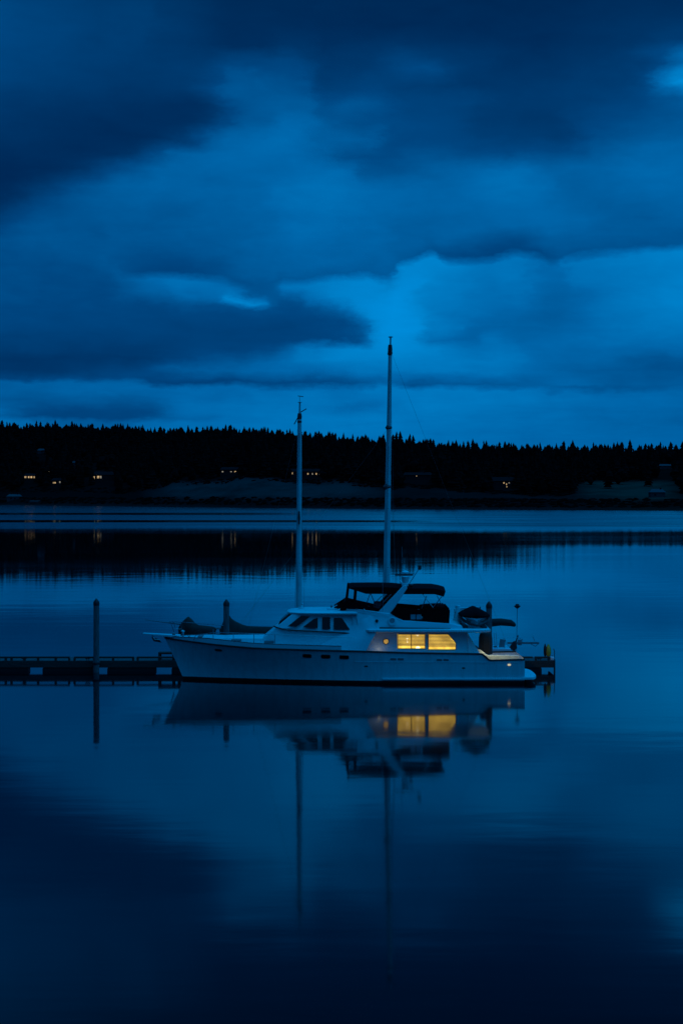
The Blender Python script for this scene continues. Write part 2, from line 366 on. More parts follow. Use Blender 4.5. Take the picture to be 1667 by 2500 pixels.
# ------------------------------------------------------------------ water
def build_water():
    m = bpy.data.materials.new('bay_water'); m.use_nodes = True
    t = NT(m.node_tree); b = m.node_tree.nodes['Principled BSDF']
    pos = t.n('ShaderNodeNewGeometry').outputs['Position']
    s = t.sep(pos)
    b.inputs['Base Color'].default_value = (.0004, .0012, .0040, 1)
    b.inputs['IOR'].default_value = 1.333
    # cat's-paws: wind-ruffled water towards the far shore, a calm slick across it
    wn = t.m('SUBTRACT', t.noise(t.vm('MULTIPLY', pos, (.004, .012, 0)), 1, 3, .5).outputs[0], .5)
    yy = t.m('MULTIPLY_ADD', wn, 60., s[1])
    ruf = t.mr(yy, 290, 420)
    yl = t.m('MULTIPLY_ADD', wn, 25., s[1])
    slick = t.m('MULTIPLY', t.m('MULTIPLY', t.mr(yl, 452, 462), t.mr(yl, 512, 500)), t.mr(s[0], 70, -5))
    slick2 = t.m('MULTIPLY', t.m('MULTIPLY', t.mr(yl, 640, 660), t.mr(yl, 735, 710)), t.mr(s[0], 10, -70))
    ruf = t.m('MULTIPLY', ruf, t.m('SUBTRACT', 1., t.m('MULTIPLY', slick, .9)))
    ruf = t.m('MULTIPLY', ruf, t.m('SUBTRACT', 1., t.m('MULTIPLY', slick2, .85)))
    mott = t.noise(t.vm('MULTIPLY', pos, (.01, .05, 0)), 1, 3, .6).outputs[0]
    rr = t.mr(mott, .3, .7, .17, .27)
    side = t.mr(s[0], -120, 80, .9, 1.0)
    t.put(b.inputs['IOR'], t.mix(ruf, 1.37, t.mr(s[0], -60, 90, 1.37, 1.9)))  # index raised towards the right to brighten the ruffled water's reflection
    near_r = t.m('MULTIPLY', t.mr(s[0], 20, 46), t.m('ADD', t.m('MULTIPLY', t.m('MULTIPLY', t.mr(yy, 235, 190), t.mr(yy, 50, 120)), .26), t.m('MULTIPLY', t.mr(yy, 190, 235), .10)))
    ruf = t.m('MAXIMUM', ruf, near_r)
    t.put(b.inputs['Roughness'], t.mix(ruf, t.m('ADD', t.mr(mott, .35, .7, .026, .040), t.mr(s[1], 130, -10, 0., .028)), t.m('MULTIPLY', rr, side)))
    # faint swell and ripples
    h1 = t.noise(t.vm('MULTIPLY', pos, (.16, .30, 0)), 1, 2, .5).outputs[0]
    h2 = t.noise(t.vm('MULTIPLY', pos, (.9, 2.6, 0)), 1, 2, .5).outputs[0]
    h3 = t.noise(t.vm('MULTIPLY', pos, (.05, .35, 0)), 1, 2, .5).outputs[0]
    far = t.mr(s[1], 30, 150, .5, .22)
    h = t.m('ADD', t.m('MULTIPLY', h1, .007), t.m('ADD', t.m('MULTIPLY', h2, .0007), t.m('MULTIPLY', t.m('MULTIPLY', h3, .011), far)))
    bp = t.n('ShaderNodeBump'); bp.inputs['Strength'].default_value = 1.; bp.inputs['Distance'].default_value = 1.
    t.put(bp.inputs['Height'], h)
    # normals tilted to the viewer so ruffled water mirrors higher, brighter sky
    lean = t.m('MULTIPLY', ruf, t.mr(s[0], -150, 70, -.006, -.045))
    t.put(b.inputs['Normal'], t.vm('NORMALIZE', t.vm('ADD', bp.outputs[0], t.xyz(0., lean, 0.))))
    mb = MB(); S = 9000
    mb.add([(-S, -400, 0), (S, -400, 0), (S, S, 0), (-S, S, 0)], [(0, 1, 2, 3)])
    o = mb.build('water', m); tag(o, 'still dark blue bay reflecting the clouded dusk sky', 'water', kind='structure')
build_water()

# ------------------------------------------------------------------ far shore
def shore_d(px): return CAMH * F / (np.interp(px, [-1500, 0, 430, 1067, 1667, 3200], [1229, 1232.5, 1237, 1244, 1247, 1251]) - HY)
RIDGE = ([-1500, -100, 0, 150, 300, 420, 500, 560, 700, 800, 1000, 1090, 1300, 1667, 3200],
         [1040, 1036, 1036, 1037, 1043, 1052, 1049, 1047, 1056, 1065, 1072, 1085, 1091, 1094, 1104])
def ridge_z(px):
    d = shore_d(px) + 450
    return CAMH + (HY - np.interp(px, *RIDGE)) * d / F - 12.0
def wob(px): return math.sin(px * .013) + .6 * math.sin(px * .031 + 1.3) + .4 * math.sin(px * .077 + .5)
def ground_z(px, s):
    k = 1 + .10 * wob(px)
    zb = np.interp(px, [-1500, 0, 280, 430, 850, 950, 1200, 1667], [10, 10, 10, 17, 17.5, 13, 9, 8]) * k
    zr = float(ridge_z(px))
    return float(np.interp(s, [-25, 0, 18, 42, 105, 280, 450, 620, 1600], [-1.5, 0, 1.0, 5.5, zb, zb + (zr - zb) * .52, zr, zr + 2, zr - 30]))
def gpos(px, s):
    d = float(shore_d(px)) + s
    return Vector(((px - CX) * d / F, d + CAMY, ground_z(px, s)))
def on_slope(px, py):                                  # where the hillside is seen at that height in the view
    best = min(np.arange(5, 450, 2.5), key=lambda s: abs(HY - (gpos(px, s).z - CAMH) * F / (shore_d(px) + s) - py))
    return gpos(px, float(best)), float(best)
def build_hill():
    pxs = np.linspace(-1500, 3200, 236); ss = [-25, -5, 0, 6, 12, 18, 30, 42, 55, 70, 88, 105, 130, 160, 200, 240, 280, 330, 390, 450, 520, 620, 900, 1600]
    vs, cov = [], []
    for px in pxs:
        for s in ss:
            p = gpos(px, s); n = .5 * (random.random() - .5) * min(1, max(0, s) / 40)
            vs.append((p.x, p.y, p.z + n))
            g = np.interp(s, [36, 48, 100, 118], [0, 1, 1, 0]) * np.interp(px, [330, 450, 830, 960], [0, 1, 1, .25])
            g2 = np.interp(s, [30, 60, 200, 235], [0, 1, 1, 0]) * np.interp(px, [1380, 1450, 1600, 1680], [0, .9, .9, .2]) * .9
            sand = np.interp(s, [0, 4, 14, 26], [.2, 1, 1, .25]) * .26
            br = np.interp(s, [15, 30, 60, 110], [.07, .09, .08, 0])
            cov.append(max(g, g2, sand, br))
    n = len(ss); fs = [(i * n + j, (i + 1) * n + j, (i + 1) * n + j + 1, i * n + j + 1) for i in range(len(pxs) - 1) for j in range(n - 1)]
    m = bpy.data.materials.new('hill_cover'); m.use_nodes = True
    t = NT(m.node_tree); b = m.node_tree.nodes['Principled BSDF']; b.inputs['Roughness'].default_value = 1.; b.inputs['Specular IOR Level'].default_value = 0.
    at = t.n('ShaderNodeAttribute', attribute_name='cover').outputs['Fac']
    pos = t.n('ShaderNodeNewGeometry').outputs['Position']
    nz = t.noise(t.vm('MULTIPLY', pos, (.03, .03, .12)), 1, 5, .65).outputs[0]
    f = t.m('MULTIPLY', at, t.mr(nz, .25, .65, .45, 1.15), clamp=True)
    gr = t.mixc(t.noise(pos, .02, 3).outputs[0], (.034, .037, .034, 1), (.054, .050, .052, 1))
    fld = t.mr(t.sep(pos)[0], 120, 170)
    gr = t.mixc(fld, gr, (.043, .054, .040, 1))
    t.put(b.inputs['Base Color'], t.mixc(f, (.006, .005, .005, 1), gr))
    mb = MB(); mb.add(vs, fs); o = mb.build('hillside', m, sharp=80)
    a = o.data.attributes.new('cover', 'FLOAT', 'POINT'); a.data.foreach_set('value', np.array(cov, dtype=np.float32))
    tag(o, 'dark wooded hillside and grassy bluff across the water', 'hillside', kind='structure')
build_hill()

# houses and lamps across the water: (px, py of base, width m, height m, depth m, kind, windows [(frac x, frac z, w, h, bright)])
HOUSES = [
 (74, 1171, 11, 3.6, 8, 'siding', 'shingle', [(.14, .62, 2.1, 1.9, 1), (.40, .62, 1.6, 1.9, 1), (.62, .62, 1.9, 1.9, 1), (.84, .62, 1.4, 1.9, 1)], 'dark cottage with a row of four lit windows, left end of the far shore'),
 (139, 1183, 9, 3.8, 7, 'siding', 'shingle', [(.28, .45, 3.0, 1.5, 1), (.82, .60, 1.5, 1.6, 0)], 'low house with one wide lit window and one dim one beside it, below a lamp'),
 (252, 1173, 17, 5.0, 9, 'siding', 'shingle', [(.07, .52, 1.0, 2.4, 1), (.27, .58, 2.2, 2.4, 1), (.40, .58, 1.2, 2.4, 0)], 'pale grey house with a narrow lit window and a wider one at its left end'),
 (562, 1157, 15, 3.4, 8, 'siding', 'shingle', [(.12, .50, 1.6, 1.2, 0), (.55, .50, 1.8, .9, 0), (.76, .50, 2.0, 1.4, 1)], 'long low house with three small lights above the grassy bluff'),
 (745, 1163, 25, 3.6, 8, 'siding', 'shingle', [(.06, .62, 1.0, 2.0, 0), (.13, .62, 1.0, 2.0, 1), (.58, .5, 1.3, 1.7, 1), (.71, .5, 1.0, 1.7, 0), (.82, .5, 1.2, 1.7, 1), (.92, .5, 1.6, 1.2, 0)], 'long house with a broken line of lit windows behind the shorter mast'),
 (1020, 1171, 20, 3.2, 8, 'siding', 'shingle', [(.45, .75, .7, .7, 1)], 'dim low house with a single pin point of light right of the taller mast'),
 (1228, 1191, 17, 4.6, 8, 'siding', 'shingle', [(.52, .70, 1.2, 1.4, 1), (.62, .50, .8, 1.6, 1), (.72, .70, 1.2, 1.3, 0), (.63, .15, .8, .9, 1)], 'house with a cluster of small yellow lights low on the right half of the shore'),
 (1624, 1144, 15, 2.2, 7, 'siding_pale', 'metalroof', [(.92, .45, .9, 1.1, 1), (.78, .45, .9, .9, 0)], 'long pale house high on the slope at the right edge, one light at its end'),
 (1605, 1215, 8.5, 3.2, 7, 'siding_pale', 'metalroof', [(.3, .5, 1.2, 1.2, 0)], 'small pale roofed boathouse near the beach at the right edge'),
 (34, 1221, 11, 3.2, 8, 'siding_pale', 'metalroof', [(.3, .45, 1.4, 1.2, 0), (.6, .45, 1.4, 1.2, 0)], 'pale beach house at the waterline, left edge of the far shore'),
 (103, 1107, 9, 3.0, 7, 'siding_pale', 'metalroof', [(.5, .5, 1.2, 1.0, 0)], 'pale roofed house highest up in the trees on the left'),
 (184, 1136, 6, 2.6, 6, 'siding_pale', 'metalroof', [(.5, .5, 1.2, 1.0, 0)], 'tiny pale shed roof among trees above the lit houses'),
]
clear = []
for px, py, w, h, dp, wm, rm, wins, lab in HOUSES:
    p, s = on_slope(px, py)
    sc = (p.y - CAMY) / F
    hi = py < 1150 and px < 300
    clear.append((px - w / sc / 2 - 1, px + w / sc / 2 + 1, s - 4, s + dp + 6, py - (6 if hi else h / sc * .25)))
    z0 = p.z; x0, x1, y0, y1 = p.x - w / 2, p.x + w / 2, p.y, p.y + dp
    t = thing('house', (p.x, p.y, z0), lab, 'house', 'houses along the far shore')
    MB().box(x0, x1, y0, y1, z0 - 4, z0 + h).build('wall', M[wm], t)
    rh = h * .55; e = .5
    r = MB(); r.add([(x0 - e, y0 - e, z0 + h - .1), (x1 + e, y0 - e, z0 + h - .1), (x1 + e, y1 + e, z0 + h - .1), (x0 - e, y1 + e, z0 + h - .1),
                     (x0 + 1.2, (y0 + y1) / 2, z0 + h + rh), (x1 - 1.2, (y0 + y1) / 2, z0 + h + rh)],
                    [(0, 1, 5, 4), (2, 3, 4, 5), (1, 2, 5), (3, 0, 4), (3, 2, 1, 0)])
    ro = r.build('roof', M[rm], t)
    MB().box(p.x + w * .2, p.x + w * .2 + .8, (y0 + y1) / 2 - .4, (y0 + y1) / 2 + .4, z0 + h + rh * .5, z0 + h + rh + .7).build('chimney', M['shingle'], ro)
    ks = .85 if px < 300 else .68
    for fx, fz, ww, wh, br in wins:
        ww *= ks; wh *= ks
        cx, cz = x0 + fx * w, z0 + fz * h
        wo = MB().box(cx - ww / 2, cx + ww / 2, y0 - .06, y0 + .05, cz - wh / 2, cz + wh / 2).build('window', M['housewin'] if br else (M['glassdark'] if wm == 'siding_pale' else M['housewin_dim']), t)
        MB().box(cx - ww / 2 - .12, cx + ww / 2 + .12, y0 - .03, y0 + .04, cz - wh / 2 - .12, cz + wh / 2 + .12).build('frame', M['siding'], wo)
for px, py, lab in ((120, 1153, 'small bright yard lamp on a pole above the low lit house, far shore left'),):
    p, s = on_slope(px, py + 10)
    t = thing('yard_lamp', p, lab, 'lamp')
    hz = WZ(py, p.y)
    MB().tube([(p.x, p.y, p.z - .5), (p.x, p.y, hz)], .12).build('pole', M['greyd'], t)
    MB().lathe((p.x, p.y, hz), [(.1, 0), (.5, .2), (.55, .6), (.1, .9)], 10).build('lamp_head', M['housewin'], t)
    clear.append((px - 5, px + 5, s - 3, s + 3, py))
# small covered boat pulled up on the beach
p, s = on_slope(86, 1227)
hb = MB(); rings = []
for k in range(7):
    f = k / 6; wdt = 1.3 * math.sin(math.pi * (.15 + .8 * f)) ** .6
    rings.append([(p.x - 4 + 8 * f, p.y + wdt * math.cos(a), p.z + .7 + 1.1 * math.sin(a)) for a in np.linspace(-.6, math.pi + .6, 9)])
hb.loft(rings); tag(hb.build('beached_boat', M['siding_pale']), 'pale covered boat pulled up on the beach beside the shore house', 'boat')

# conifers
def conifer(h, r, tiers, jag, seed, lean=0.):
    rg = random.Random(seed); vs, fs = [], []
    for k in range(tiers):
        f = k / tiers
        zb = h * (.10 + .86 * f); rad = r * (1 - f) ** .66 * (1 + jag * (rg.random() - .5)) + .12
        zt = min(h, zb + h * (.86 / tiers) * (1.7 + .5 * rg.random())); n = 7; b = len(vs); ph = rg.random() * 6
        for q in range(n):
            rr = rad * (1 + jag * 1.3 * (rg.random() - .5)); a = ph + 2 * math.pi * q / n
            vs.append((rr * math.cos(a) + lean * zb, rr * math.sin(a), zb - h * .03 * rg.random()))
        vs.append((lean * zt + .1 * (rg.random() - .5), .1 * (rg.random() - .5), zt))
        fs += [(b + q, b + (q + 1) % n, b + n) for q in range(n)]
    return vs, fs
def roundtree(h, r, seed):
    rg = random.Random(seed); vs, fs = [], []
    for k in range(9):
        a, rr = rg.random() * 6.3, r * .62 * math.sqrt(rg.random())
        c = Vector((rr * math.cos(a), rr * math.sin(a), h * (.35 + .5 * rg.random() * (1 - .4 * rr / r)))); q = r * (.35 + .25 * rg.random())
        b = len(vs)
        for i in range(4):
            ph = -1.1 + i * .75
            for j in range(7):
                aa = 2 * math.pi * j / 7; jj = q * (1 + .5 * (rg.random() - .5))
                vs.append((c.x + jj * math.cos(ph) * math.cos(aa), c.y + jj * math.cos(ph) * math.sin(aa), c.z + jj * math.sin(ph)))
        for i in range(3):
            for j in range(7): fs.append((b + i * 7 + j, b + i * 7 + (j + 1) % 7, b + (i + 1) * 7 + (j + 1) % 7, b + (i + 1) * 7 + j))
        vs.append((c.x, c.y, c.z + q * 1.05)); fs += [(b + 21 + j, b + 21 + (j + 1) % 7, len(vs) - 1) for j in range(7)]
    return vs, fs
VAR = [conifer(14 + .8 * k, 3.6 + .35 * (k % 4), 7 + k % 3, .5, 40 + k, (.02, -.015, 0, .03)[k % 4]) for k in range(10)]
VARR = [roundtree(11 + k, 5.0, 90 + k) for k in range(4)]
def blocked(px, s, h=14):
    for a, b, s0, s1, py in clear:
        if a < px < b and s < s1:
            d = float(shore_d(px)) + s
            if HY - (ground_z(px, s) + h - CAMH) * F / d < py + 1: return True
    return False
def build_forest():
    V, Fc = [], []; base = 0
    count = 0
    while count < 8600:
        px = random.uniform(-1100, 2780)
        s = 108 + 400 * random.random() ** .85
        if 1400 < px < 1660 and s < 215 and random.random() < .93: continue
        if (430 < px < 880) and s < 118: continue
        k = random.random() ** .7
        vs, fs = random.choice(VAR) if random.random() < .72 else random.choice(VARR)
        sc = random.uniform(.65, 1.0)
        if s > 425: sc *= random.uniform(.85, .98)
        if blocked(px, s, 17 * sc): continue
        p = gpos(px, s); a = random.random() * 6.3; ca, sa = math.cos(a) * sc, math.sin(a) * sc
        V += [(p.x + x * ca - y * sa, p.y + x * sa + y * ca, p.z - .8 + z * sc) for x, y, z in vs]
        Fc += [tuple(base + i for i in f) for f in fs]; base += len(vs); count += 1
    # scrub along the bluff top and foot
    for _ in range(2600):
        px = random.uniform(-400, 2100); s = random.choice((random.uniform(20, 46), random.uniform(20, 46), random.uniform(100, 125)))
        if blocked(px, s, 3): continue
        if 1400 < px < 1660 and s > 50: continue
        vs, fs = random.choice(VARR); sc = random.uniform(.07, .20)
        p = gpos(px, s)
        V += [(p.x + x * sc * 2.4, p.y + y * sc, p.z + (z - 5) * sc * .8) for x, y, z in vs]
        Fc += [tuple(base + i for i in f) for f in fs]; base += len(vs)
    me = bpy.data.meshes.new('forest'); me.from_pydata(V, [], Fc); me.materials.append(M['conifer']); me.update()
    o = bpy.data.objects.new('forest', me); COL.objects.link(o)
    tag(o, 'dense dark forest covering the slope across the water', 'forest', kind='stuff')
build_forest()
def build_ridge_trees():
    metas = []
    for vs, fs in VAR + VARR:
        me = bpy.data.meshes.new('crown'); me.from_pydata(vs, [], fs); me.materials.append(M['conifer']); me.update(); metas.append(me)
    metas += metas[10:]
    tr = bpy.data.meshes.new('trunk'); mb = MB().lathe((0, 0, 0), [(.3, -1.5), (.22, 2.5), (.1, 6)], 6)
    tr.from_pydata(mb.v, [], mb.f); tr.materials.append(M['bark'])
    pxs = np.linspace(-25, 1700, 296)
    for i, px in enumerate(pxs):
        px += random.uniform(-4, 4); s = random.uniform(436, 462)
        p = gpos(px, s)
        t = bpy.data.objects.new('conifer_tree', None); COL.objects.link(t); t.location = p; t.rotation_euler.z = random.random() * 6.3
        sc = random.choice((.70, .72, .74, .76, .78, .80, .88)) * random.uniform(.94, 1.05) * (1 - .10 * min(1, max(0, (px - 800) / 300))) * (1 + .07 * math.sin(px * .05 + 2 * math.sin(px * .013)))
        t.scale = (sc * random.uniform(1.15, 1.8),) * 2 + (sc,)
        tag(t, 'dark conifer standing in the tree line along the ridge against the sky', 'tree', 'conifers along the ridge line')
        c = bpy.data.objects.new('crown', random.choice(metas)); COL.objects.link(c); c.parent = t
        k = bpy.data.objects.new('trunk', tr); COL.objects.link(k); k.parent = t
build_ridge_trees()

# ------------------------------------------------------------------ dock and pilings
DY0, DY1 = 4.9, 6.9
def build_dock():
    t = thing('floating_dock', (-6, DY0, 0), 'long dark floating dock on black floats running behind the white yacht', 'dock')
    xl, xr = WX(-330, DY0), WX(1349, DY0)
    d = MB(); n = int((xr - xl) / .15)
    for i in range(n):
        x = xl + i * .15
        d.box(x, x + .143, DY0 + .07, DY1, .505, .545 + random.uniform(-.004, .004))
    d.build('deck', M['deckwood'], t)
    MB().box(xl, xr, DY0, DY0 + .07, .20, .55).build('waler', M['waler'], t, bevel=.01)
    MB().box(xl, xr, DY1, DY1 + .07, .36, .55).build('waler', M['waler'], t, bevel=.01)
    e = MB().box(xr - .01, xr + .06, DY0, DY1 + .07, .20, .55); e.build('end_board', M['waler'], t)
    gaps = [(-245, -210), (-90, -54), (70, 104), (227, 262), (380, 419), (540, 575), (700, 735), (860, 895), (1015, 1050), (1165, 1198), (1322, 1360)]
    prev = -330
    for a, b in gaps:
        x0, x1 = WX(prev, DY0), WX(a, DY0)
        pts = []
        f = MB()
        r = .12
        f.prism([(x0 + r * .3, -.25), (x1 - r * .3, -.25), (x1, .0), (x1, .14), (x1 - r * .4, .2), (x0 + r * .4, .2), (x0, .14), (x0, .0)], DY0 + .04, DY0 + .62)
        f.build('float', M['float'], t, bevel=.02); prev = b
    # bull rail: timber on blocks along the near edge, in lengths with small gaps
    ends = [-330, -160, -2, 14, 178, 332, 470, 640, 800, 960, 1120, 1235, 1306, 1345]
    blocks = [-300, -200, -120, -40, 14, 28, 60, 93, 136, 169, 182, 230, 276, 325, 336, 390, 470, 560, 640, 730, 820, 900, 1000, 1100, 1180, 1260, 1308, 1340]
    r = MB()
    for a, b in ((-330, -165), (-160, -4), (-2, 170), (181, 327), (334, 560), (566, 800), (806, 1040), (1046, 1300), (1305, 1343)):
        r.box(WX(a, DY0), WX(b, DY0), DY0 + .05, DY0 + .19, .675, .765)
    build_split(r, 'bull_rail', M['waler'], t, bevel=.01)
    k = MB()
    for b in blocks: k.box(WX(b - 2.6, DY0), WX(b + 2.6, DY0), DY0 + .055, DY0 + .185, .546, .675)
    build_split(k, 'rail_block', M['waler'], t)
    bl = MB()
    for px in range(-300, 1340, 47):
        bl.disc_y((WX(px + random.uniform(-6, 6), DY0), .43), .03, DY0 - .02, DY0 + .01, 8)
    bl.build('bolt', M['greyd'], t)
    for px in (60, 215, 720, 1316):
        c = W(px, 1600, DY0 + .3); c.z = .55
        MB().tube([c + Vector((-.14, 0, .1)), c + Vector((.14, 0, .1))], .022).tube([c + Vector((-.05, 0, 0)), c + Vector((-.05, 0, .1))], .02).tube([c + Vector((.05, 0, 0)), c + Vector((.05, 0, .1))], .02).build('cleat', M['greyd'], t)
    # slim pole at the end of the dock reaching into the water
    MB().tube([(xr + .09, DY0 + .1, -.6), (xr + .09, DY0 + .1, .6)], .045).tube([(xr + .09, DY0 + .1, .6), (xr + .09, DY0 + .1, 1.05), (xr + .04, DY0 + .1, 1.16)], .02).build('end_pole', M['waler'], t)
    return t
build_dock()
def pile(px, top, y, lab, r=.15):
    x = WX(px, y); zt = WZ(top, y)
    t = thing('mooring_pile', (x, y, 0), lab, 'piling', 'pilings beside the dock')
    n = 14; rings = []
    hs = np.linspace(-1.2, zt - .28, 15)
    for i, z in enumerate(hs):
        rr = r * (1.03 - .05 * i / 14)
        rings.append([(x + rr * (1 + .02 * random.uniform(-1, 1)) * math.cos(2 * math.pi * k / n), y + rr * math.sin(2 * math.pi * k / n), z) for k in range(n)])
    MB().loft(rings).build('post', M['pile'], t)
    MB().lathe((x, y, zt), [(r * 1.05, -.36), (r * 1.08, -.20), (r * .55, -.08), (.02, 0)], 14).build('cap', M['pilecap'], t)
    b = MB(); b.lathe((x, y, .42), [(r + .03, 0), (r + .05, .02), (r + .05, .1), (r + .03, .12)], 14)
    b.box(x - .05, x + .05, y + r, DY0 + .02, .43, .53); b.build('hoop', M['greyd'], t)
pile(236, 1461, 4.55, 'tall grey piling with black cone cap standing alone before the dock, clear of both boats', .152)
pile(553, 1463, 4.55, 'capped piling rising behind the yacht foredeck between the covered sails', .152)
pile(1193, 1468, 4.55, 'capped piling rising beside the dinghy at the yacht stern', .152)
# wooden frame on the dock beside the bow
y = DY0 + .35
t = thing('boarding_step', (WX(408, y), y, .55), 'low dark red timber frame standing on the dock under the yacht bow', 'boarding step')
x0, x1 = WX(387, y), WX(440, y); zt = WZ(1592.5, y)
MB().box(x0, x1, y - .05, y + .5, zt - .10, zt).build('tread', M['redwood'], t, bevel=.012)
for xx in (x0, x1 - .12, WX(421, y)):
    for yy in (y - .045, y + .38): MB().box(xx, xx + .12, yy, yy + .10, .55, zt - .103).build('leg', M['redwood'], t, bevel=.01)
# dock end
y = DY0 + .55
t = thing('dock_bumper', (WX(1336, y), y, .55), 'upright yellow pad with a black side standing at the end of the dock', 'bumper')
x0, x1 = WX(1326.5, y), WX(1344.5, y); zb, zt = .55, WZ(1573, y); xm = x0 + (x1 - x0) * .34
def pad(mb, xa, xb, za, zc, ya, yb):
    rings = []
    for f in np.linspace(0, 1, 9):
        q = math.sin(math.pi * min(.5, .09 + .5 * f * 2)) if f < .5 else math.sin(math.pi * min(.5, .09 + (1 - f)))
        wx = (xb - xa) / 2 * q; cx = (xa + xb) / 2; z = za + (zc - za) * f; wy = (yb - ya) / 2 * q; cy = (ya + yb) / 2
        rings.append([(cx + wx * math.copysign(abs(math.cos(a)) ** .6, math.cos(a)), cy + wy * math.copysign(abs(math.sin(a)) ** .6, math.sin(a)), z) for a in np.linspace(0, 2 * math.pi, 16, endpoint=False)])
    return mb.loft(rings)
pad(MB(), xm - .01, x1, zb + .06, zt, y - .1, y + .22).build('pad', M['yellow'], t)
pad(MB(), x0, xm + .02, zb + .1, zt + .02, y - .07, y + .18).build('backing', M['float'], t)
MB().tube([(xm + .1, y + .06, .55), (xm + .1, y + .06, .7)], .04).build('foot', M['greyd'], t)
y = DY0 + .15; x = WX(1347, y)
t = thing('corner_roller', (x, y, .55), 'small pale corner roller on the last corner of the dock', 'roller')
MB().lathe((x, y, .56), [(.05, 0), (.11, .03), (.13, .1), (.11, .17), (.04, .2)], 14).build('wheel', M['gelcoat'], t)
MB().box(x - .14, x + .12, y - .12, y + .16, .551, .575).tube([(x, y, .56), (x, y, .82)], .025).build('bracket', M['midgrey'], t)

# ------------------------------------------------------------------ motor yacht (bow to the left)
YC = 1.2
yacht = thing('motor_yacht', (0, YC, 0), 'large white motor yacht with a black flybridge canopy and two lit yellow saloon windows', 'motor yacht')
def P(px, py, y): v = W(px, py, y); return (v.x, v.z)
def q_hb(px, py, hb): return W(px, py, YC - hb)
SH_X = [-8.8, -8.0, -6.08, -4.23, -1.85, .72, 3.28, 6.72, 6.80, 7.10, 7.2, 9.0]
SH_Z = [2.09, 2.00, 1.84, 1.72, 1.665, 1.604, 1.52, 1.46, 1.44, 1.165, 1.15, 1.19]
def zsheer(x): return float(np.interp(x, SH_X, SH_Z))
XT = 8.84
def xstem(z): return float(np.interp(z, [-.6, 0, 1.0, 2.1], [-7.3, -7.80, -8.24, -8.76]))
def hb_sh(t):
    return 2.3 * (1 - (1 - t / .52) ** 2.9) if t < .52 else 2.3 - .22 * ((t - .52) / .48) ** 1.6
def hb_wl(t):
    return 2.08 * (1 - (1 - t / .64) ** 1.55) if t < .64 else 2.08 - .06 * ((t - .64) / .36)
def build_hull():
    ts = sorted(set(list(np.linspace(0, 1, 56)) + list(np.linspace(.878, .915, 8)) + [.004, .01]))
    def x_at(t, z): return xstem(z) + t * (XT - xstem(z))
    rows = []
    for side in (1, -1):
        cols = []
        for t_ in ts:
            zs = zsheer(x_at(t_, 1.6)); col = []
            for z, kind in ((-.45, 0), (0, 1), (.15, 2)):
                hb = hb_wl(t_) * (.86 if kind == 0 else 1)
                fr = max(0, z) / zs
                if kind == 2: hb = hb_wl(t_) + (hb_sh(t_) - hb_wl(t_)) * fr ** 1.5
                col.append((x_at(t_, z), YC - side * hb, z))
            for f in (.2, .36, .52, .68, .84, 1.0):
                z = .15 + (zs - .15) * f; fr = z / zs
                col.append((x_at(t_, z), YC - side * (hb_wl(t_) + (hb_sh(t_) - hb_wl(t_)) * fr ** 1.5), z))
            cols.append(col)
        rows.append(cols)
    mb = MB(); n = len(rows[0][0])
    for cols in rows:
        vs = [p for c in cols for p in c]; fs, mi = [], []
        for i in range(len(cols) - 1):
            for j in range(n - 1):
                fs.append((i * n + j, (i + 1) * n + j, (i + 1) * n + j + 1, i * n + j + 1)); mi.append(1 if j < 2 else 0)
        b = len(mb.v); mb.v += vs; mb.f += [tuple(b + k for k in f) for f in fs]; mb.mi += mi
    # transom
    a, b = rows[0][-1], rows[1][-1]
    for j in range(n - 1): mb.add([a[j], a[j + 1], b[j + 1], b[j]], [(0, 1, 2, 3)], 1 if j < 2 else 0)
    h = mb.build('hull', [M['hullpaint'], M['antifoul']], yacht, sharp=50)
    near = [rows[0][i][-1] for i in range(len(ts))]; far = [rows[1][i][-1] for i in range(len(ts))]
    # deck a little below the sheer
    dk = MB()
    for i in range(len(ts) - 1):
        dz = .03
        vs = [(near[i][0], near[i][1] + .01, near[i][2] - dz), (near[i + 1][0], near[i + 1][1] + .01, near[i + 1][2] - dz), (far[i + 1][0], far[i + 1][1] - .01, far[i + 1][2] - dz), (far[i][0], far[i][1] - .01, far[i][2] - dz)]
        if near[i][0] < 7.0: dk.add(vs, [(0, 1, 2, 3)])
    dk.build('deck', M['gelcoat_trim'], yacht)
    for line in (near, far):
        MB().tube([(p[0], p[1], p[2]) for p in line], .042, 8).build('rub_rail', M['rail'], yacht)
    # bulwark band and its cap rail from the stem to the side wings
    for line, sg in ((near, -1), (far, 1)):
        pts = [p for p in line if p[0] < .3]
        bw = MB(); inner = []
        top = [(p[0] - .05 * (p[0] < -8.6), p[1] + sg * .02, p[2] + float(np.interp(p[0], [-8.8, -6.5, -3.9, 1], [.07, .26, .215, .20]))) for p in pts]
        bw.loft([[(p[0], p[1], p[2] + .02), q, (q[0], q[1] - sg * .07, q[2]), (p[0], p[1] - sg * .09, p[2])] for p, q in zip(pts, top)])
        bo = bw.build('bulwark', M['gelcoat'], yacht)
        MB().tube([(q[0], q[1] - sg * .03, q[2] + .012) for q in top if q[0] < .32], .026, 8).build('cap_rail', M['rail'], bo)
    return near, far
NEAR, FAR = build_hull()
def side_y(x, f=1.0):
    xs = [p[0] for p in NEAR]; return float(np.interp(x, xs, [p[1] for p in NEAR]))
def hull_y(x, z):                                     # near hull skin
    t_ = (x - xstem(z)) / (XT - xstem(z)); fr = z / zsheer(x)
    return YC - (hb_wl(t_) + (hb_sh(t_) - hb_wl(t_)) * max(0, fr) ** 1.5)
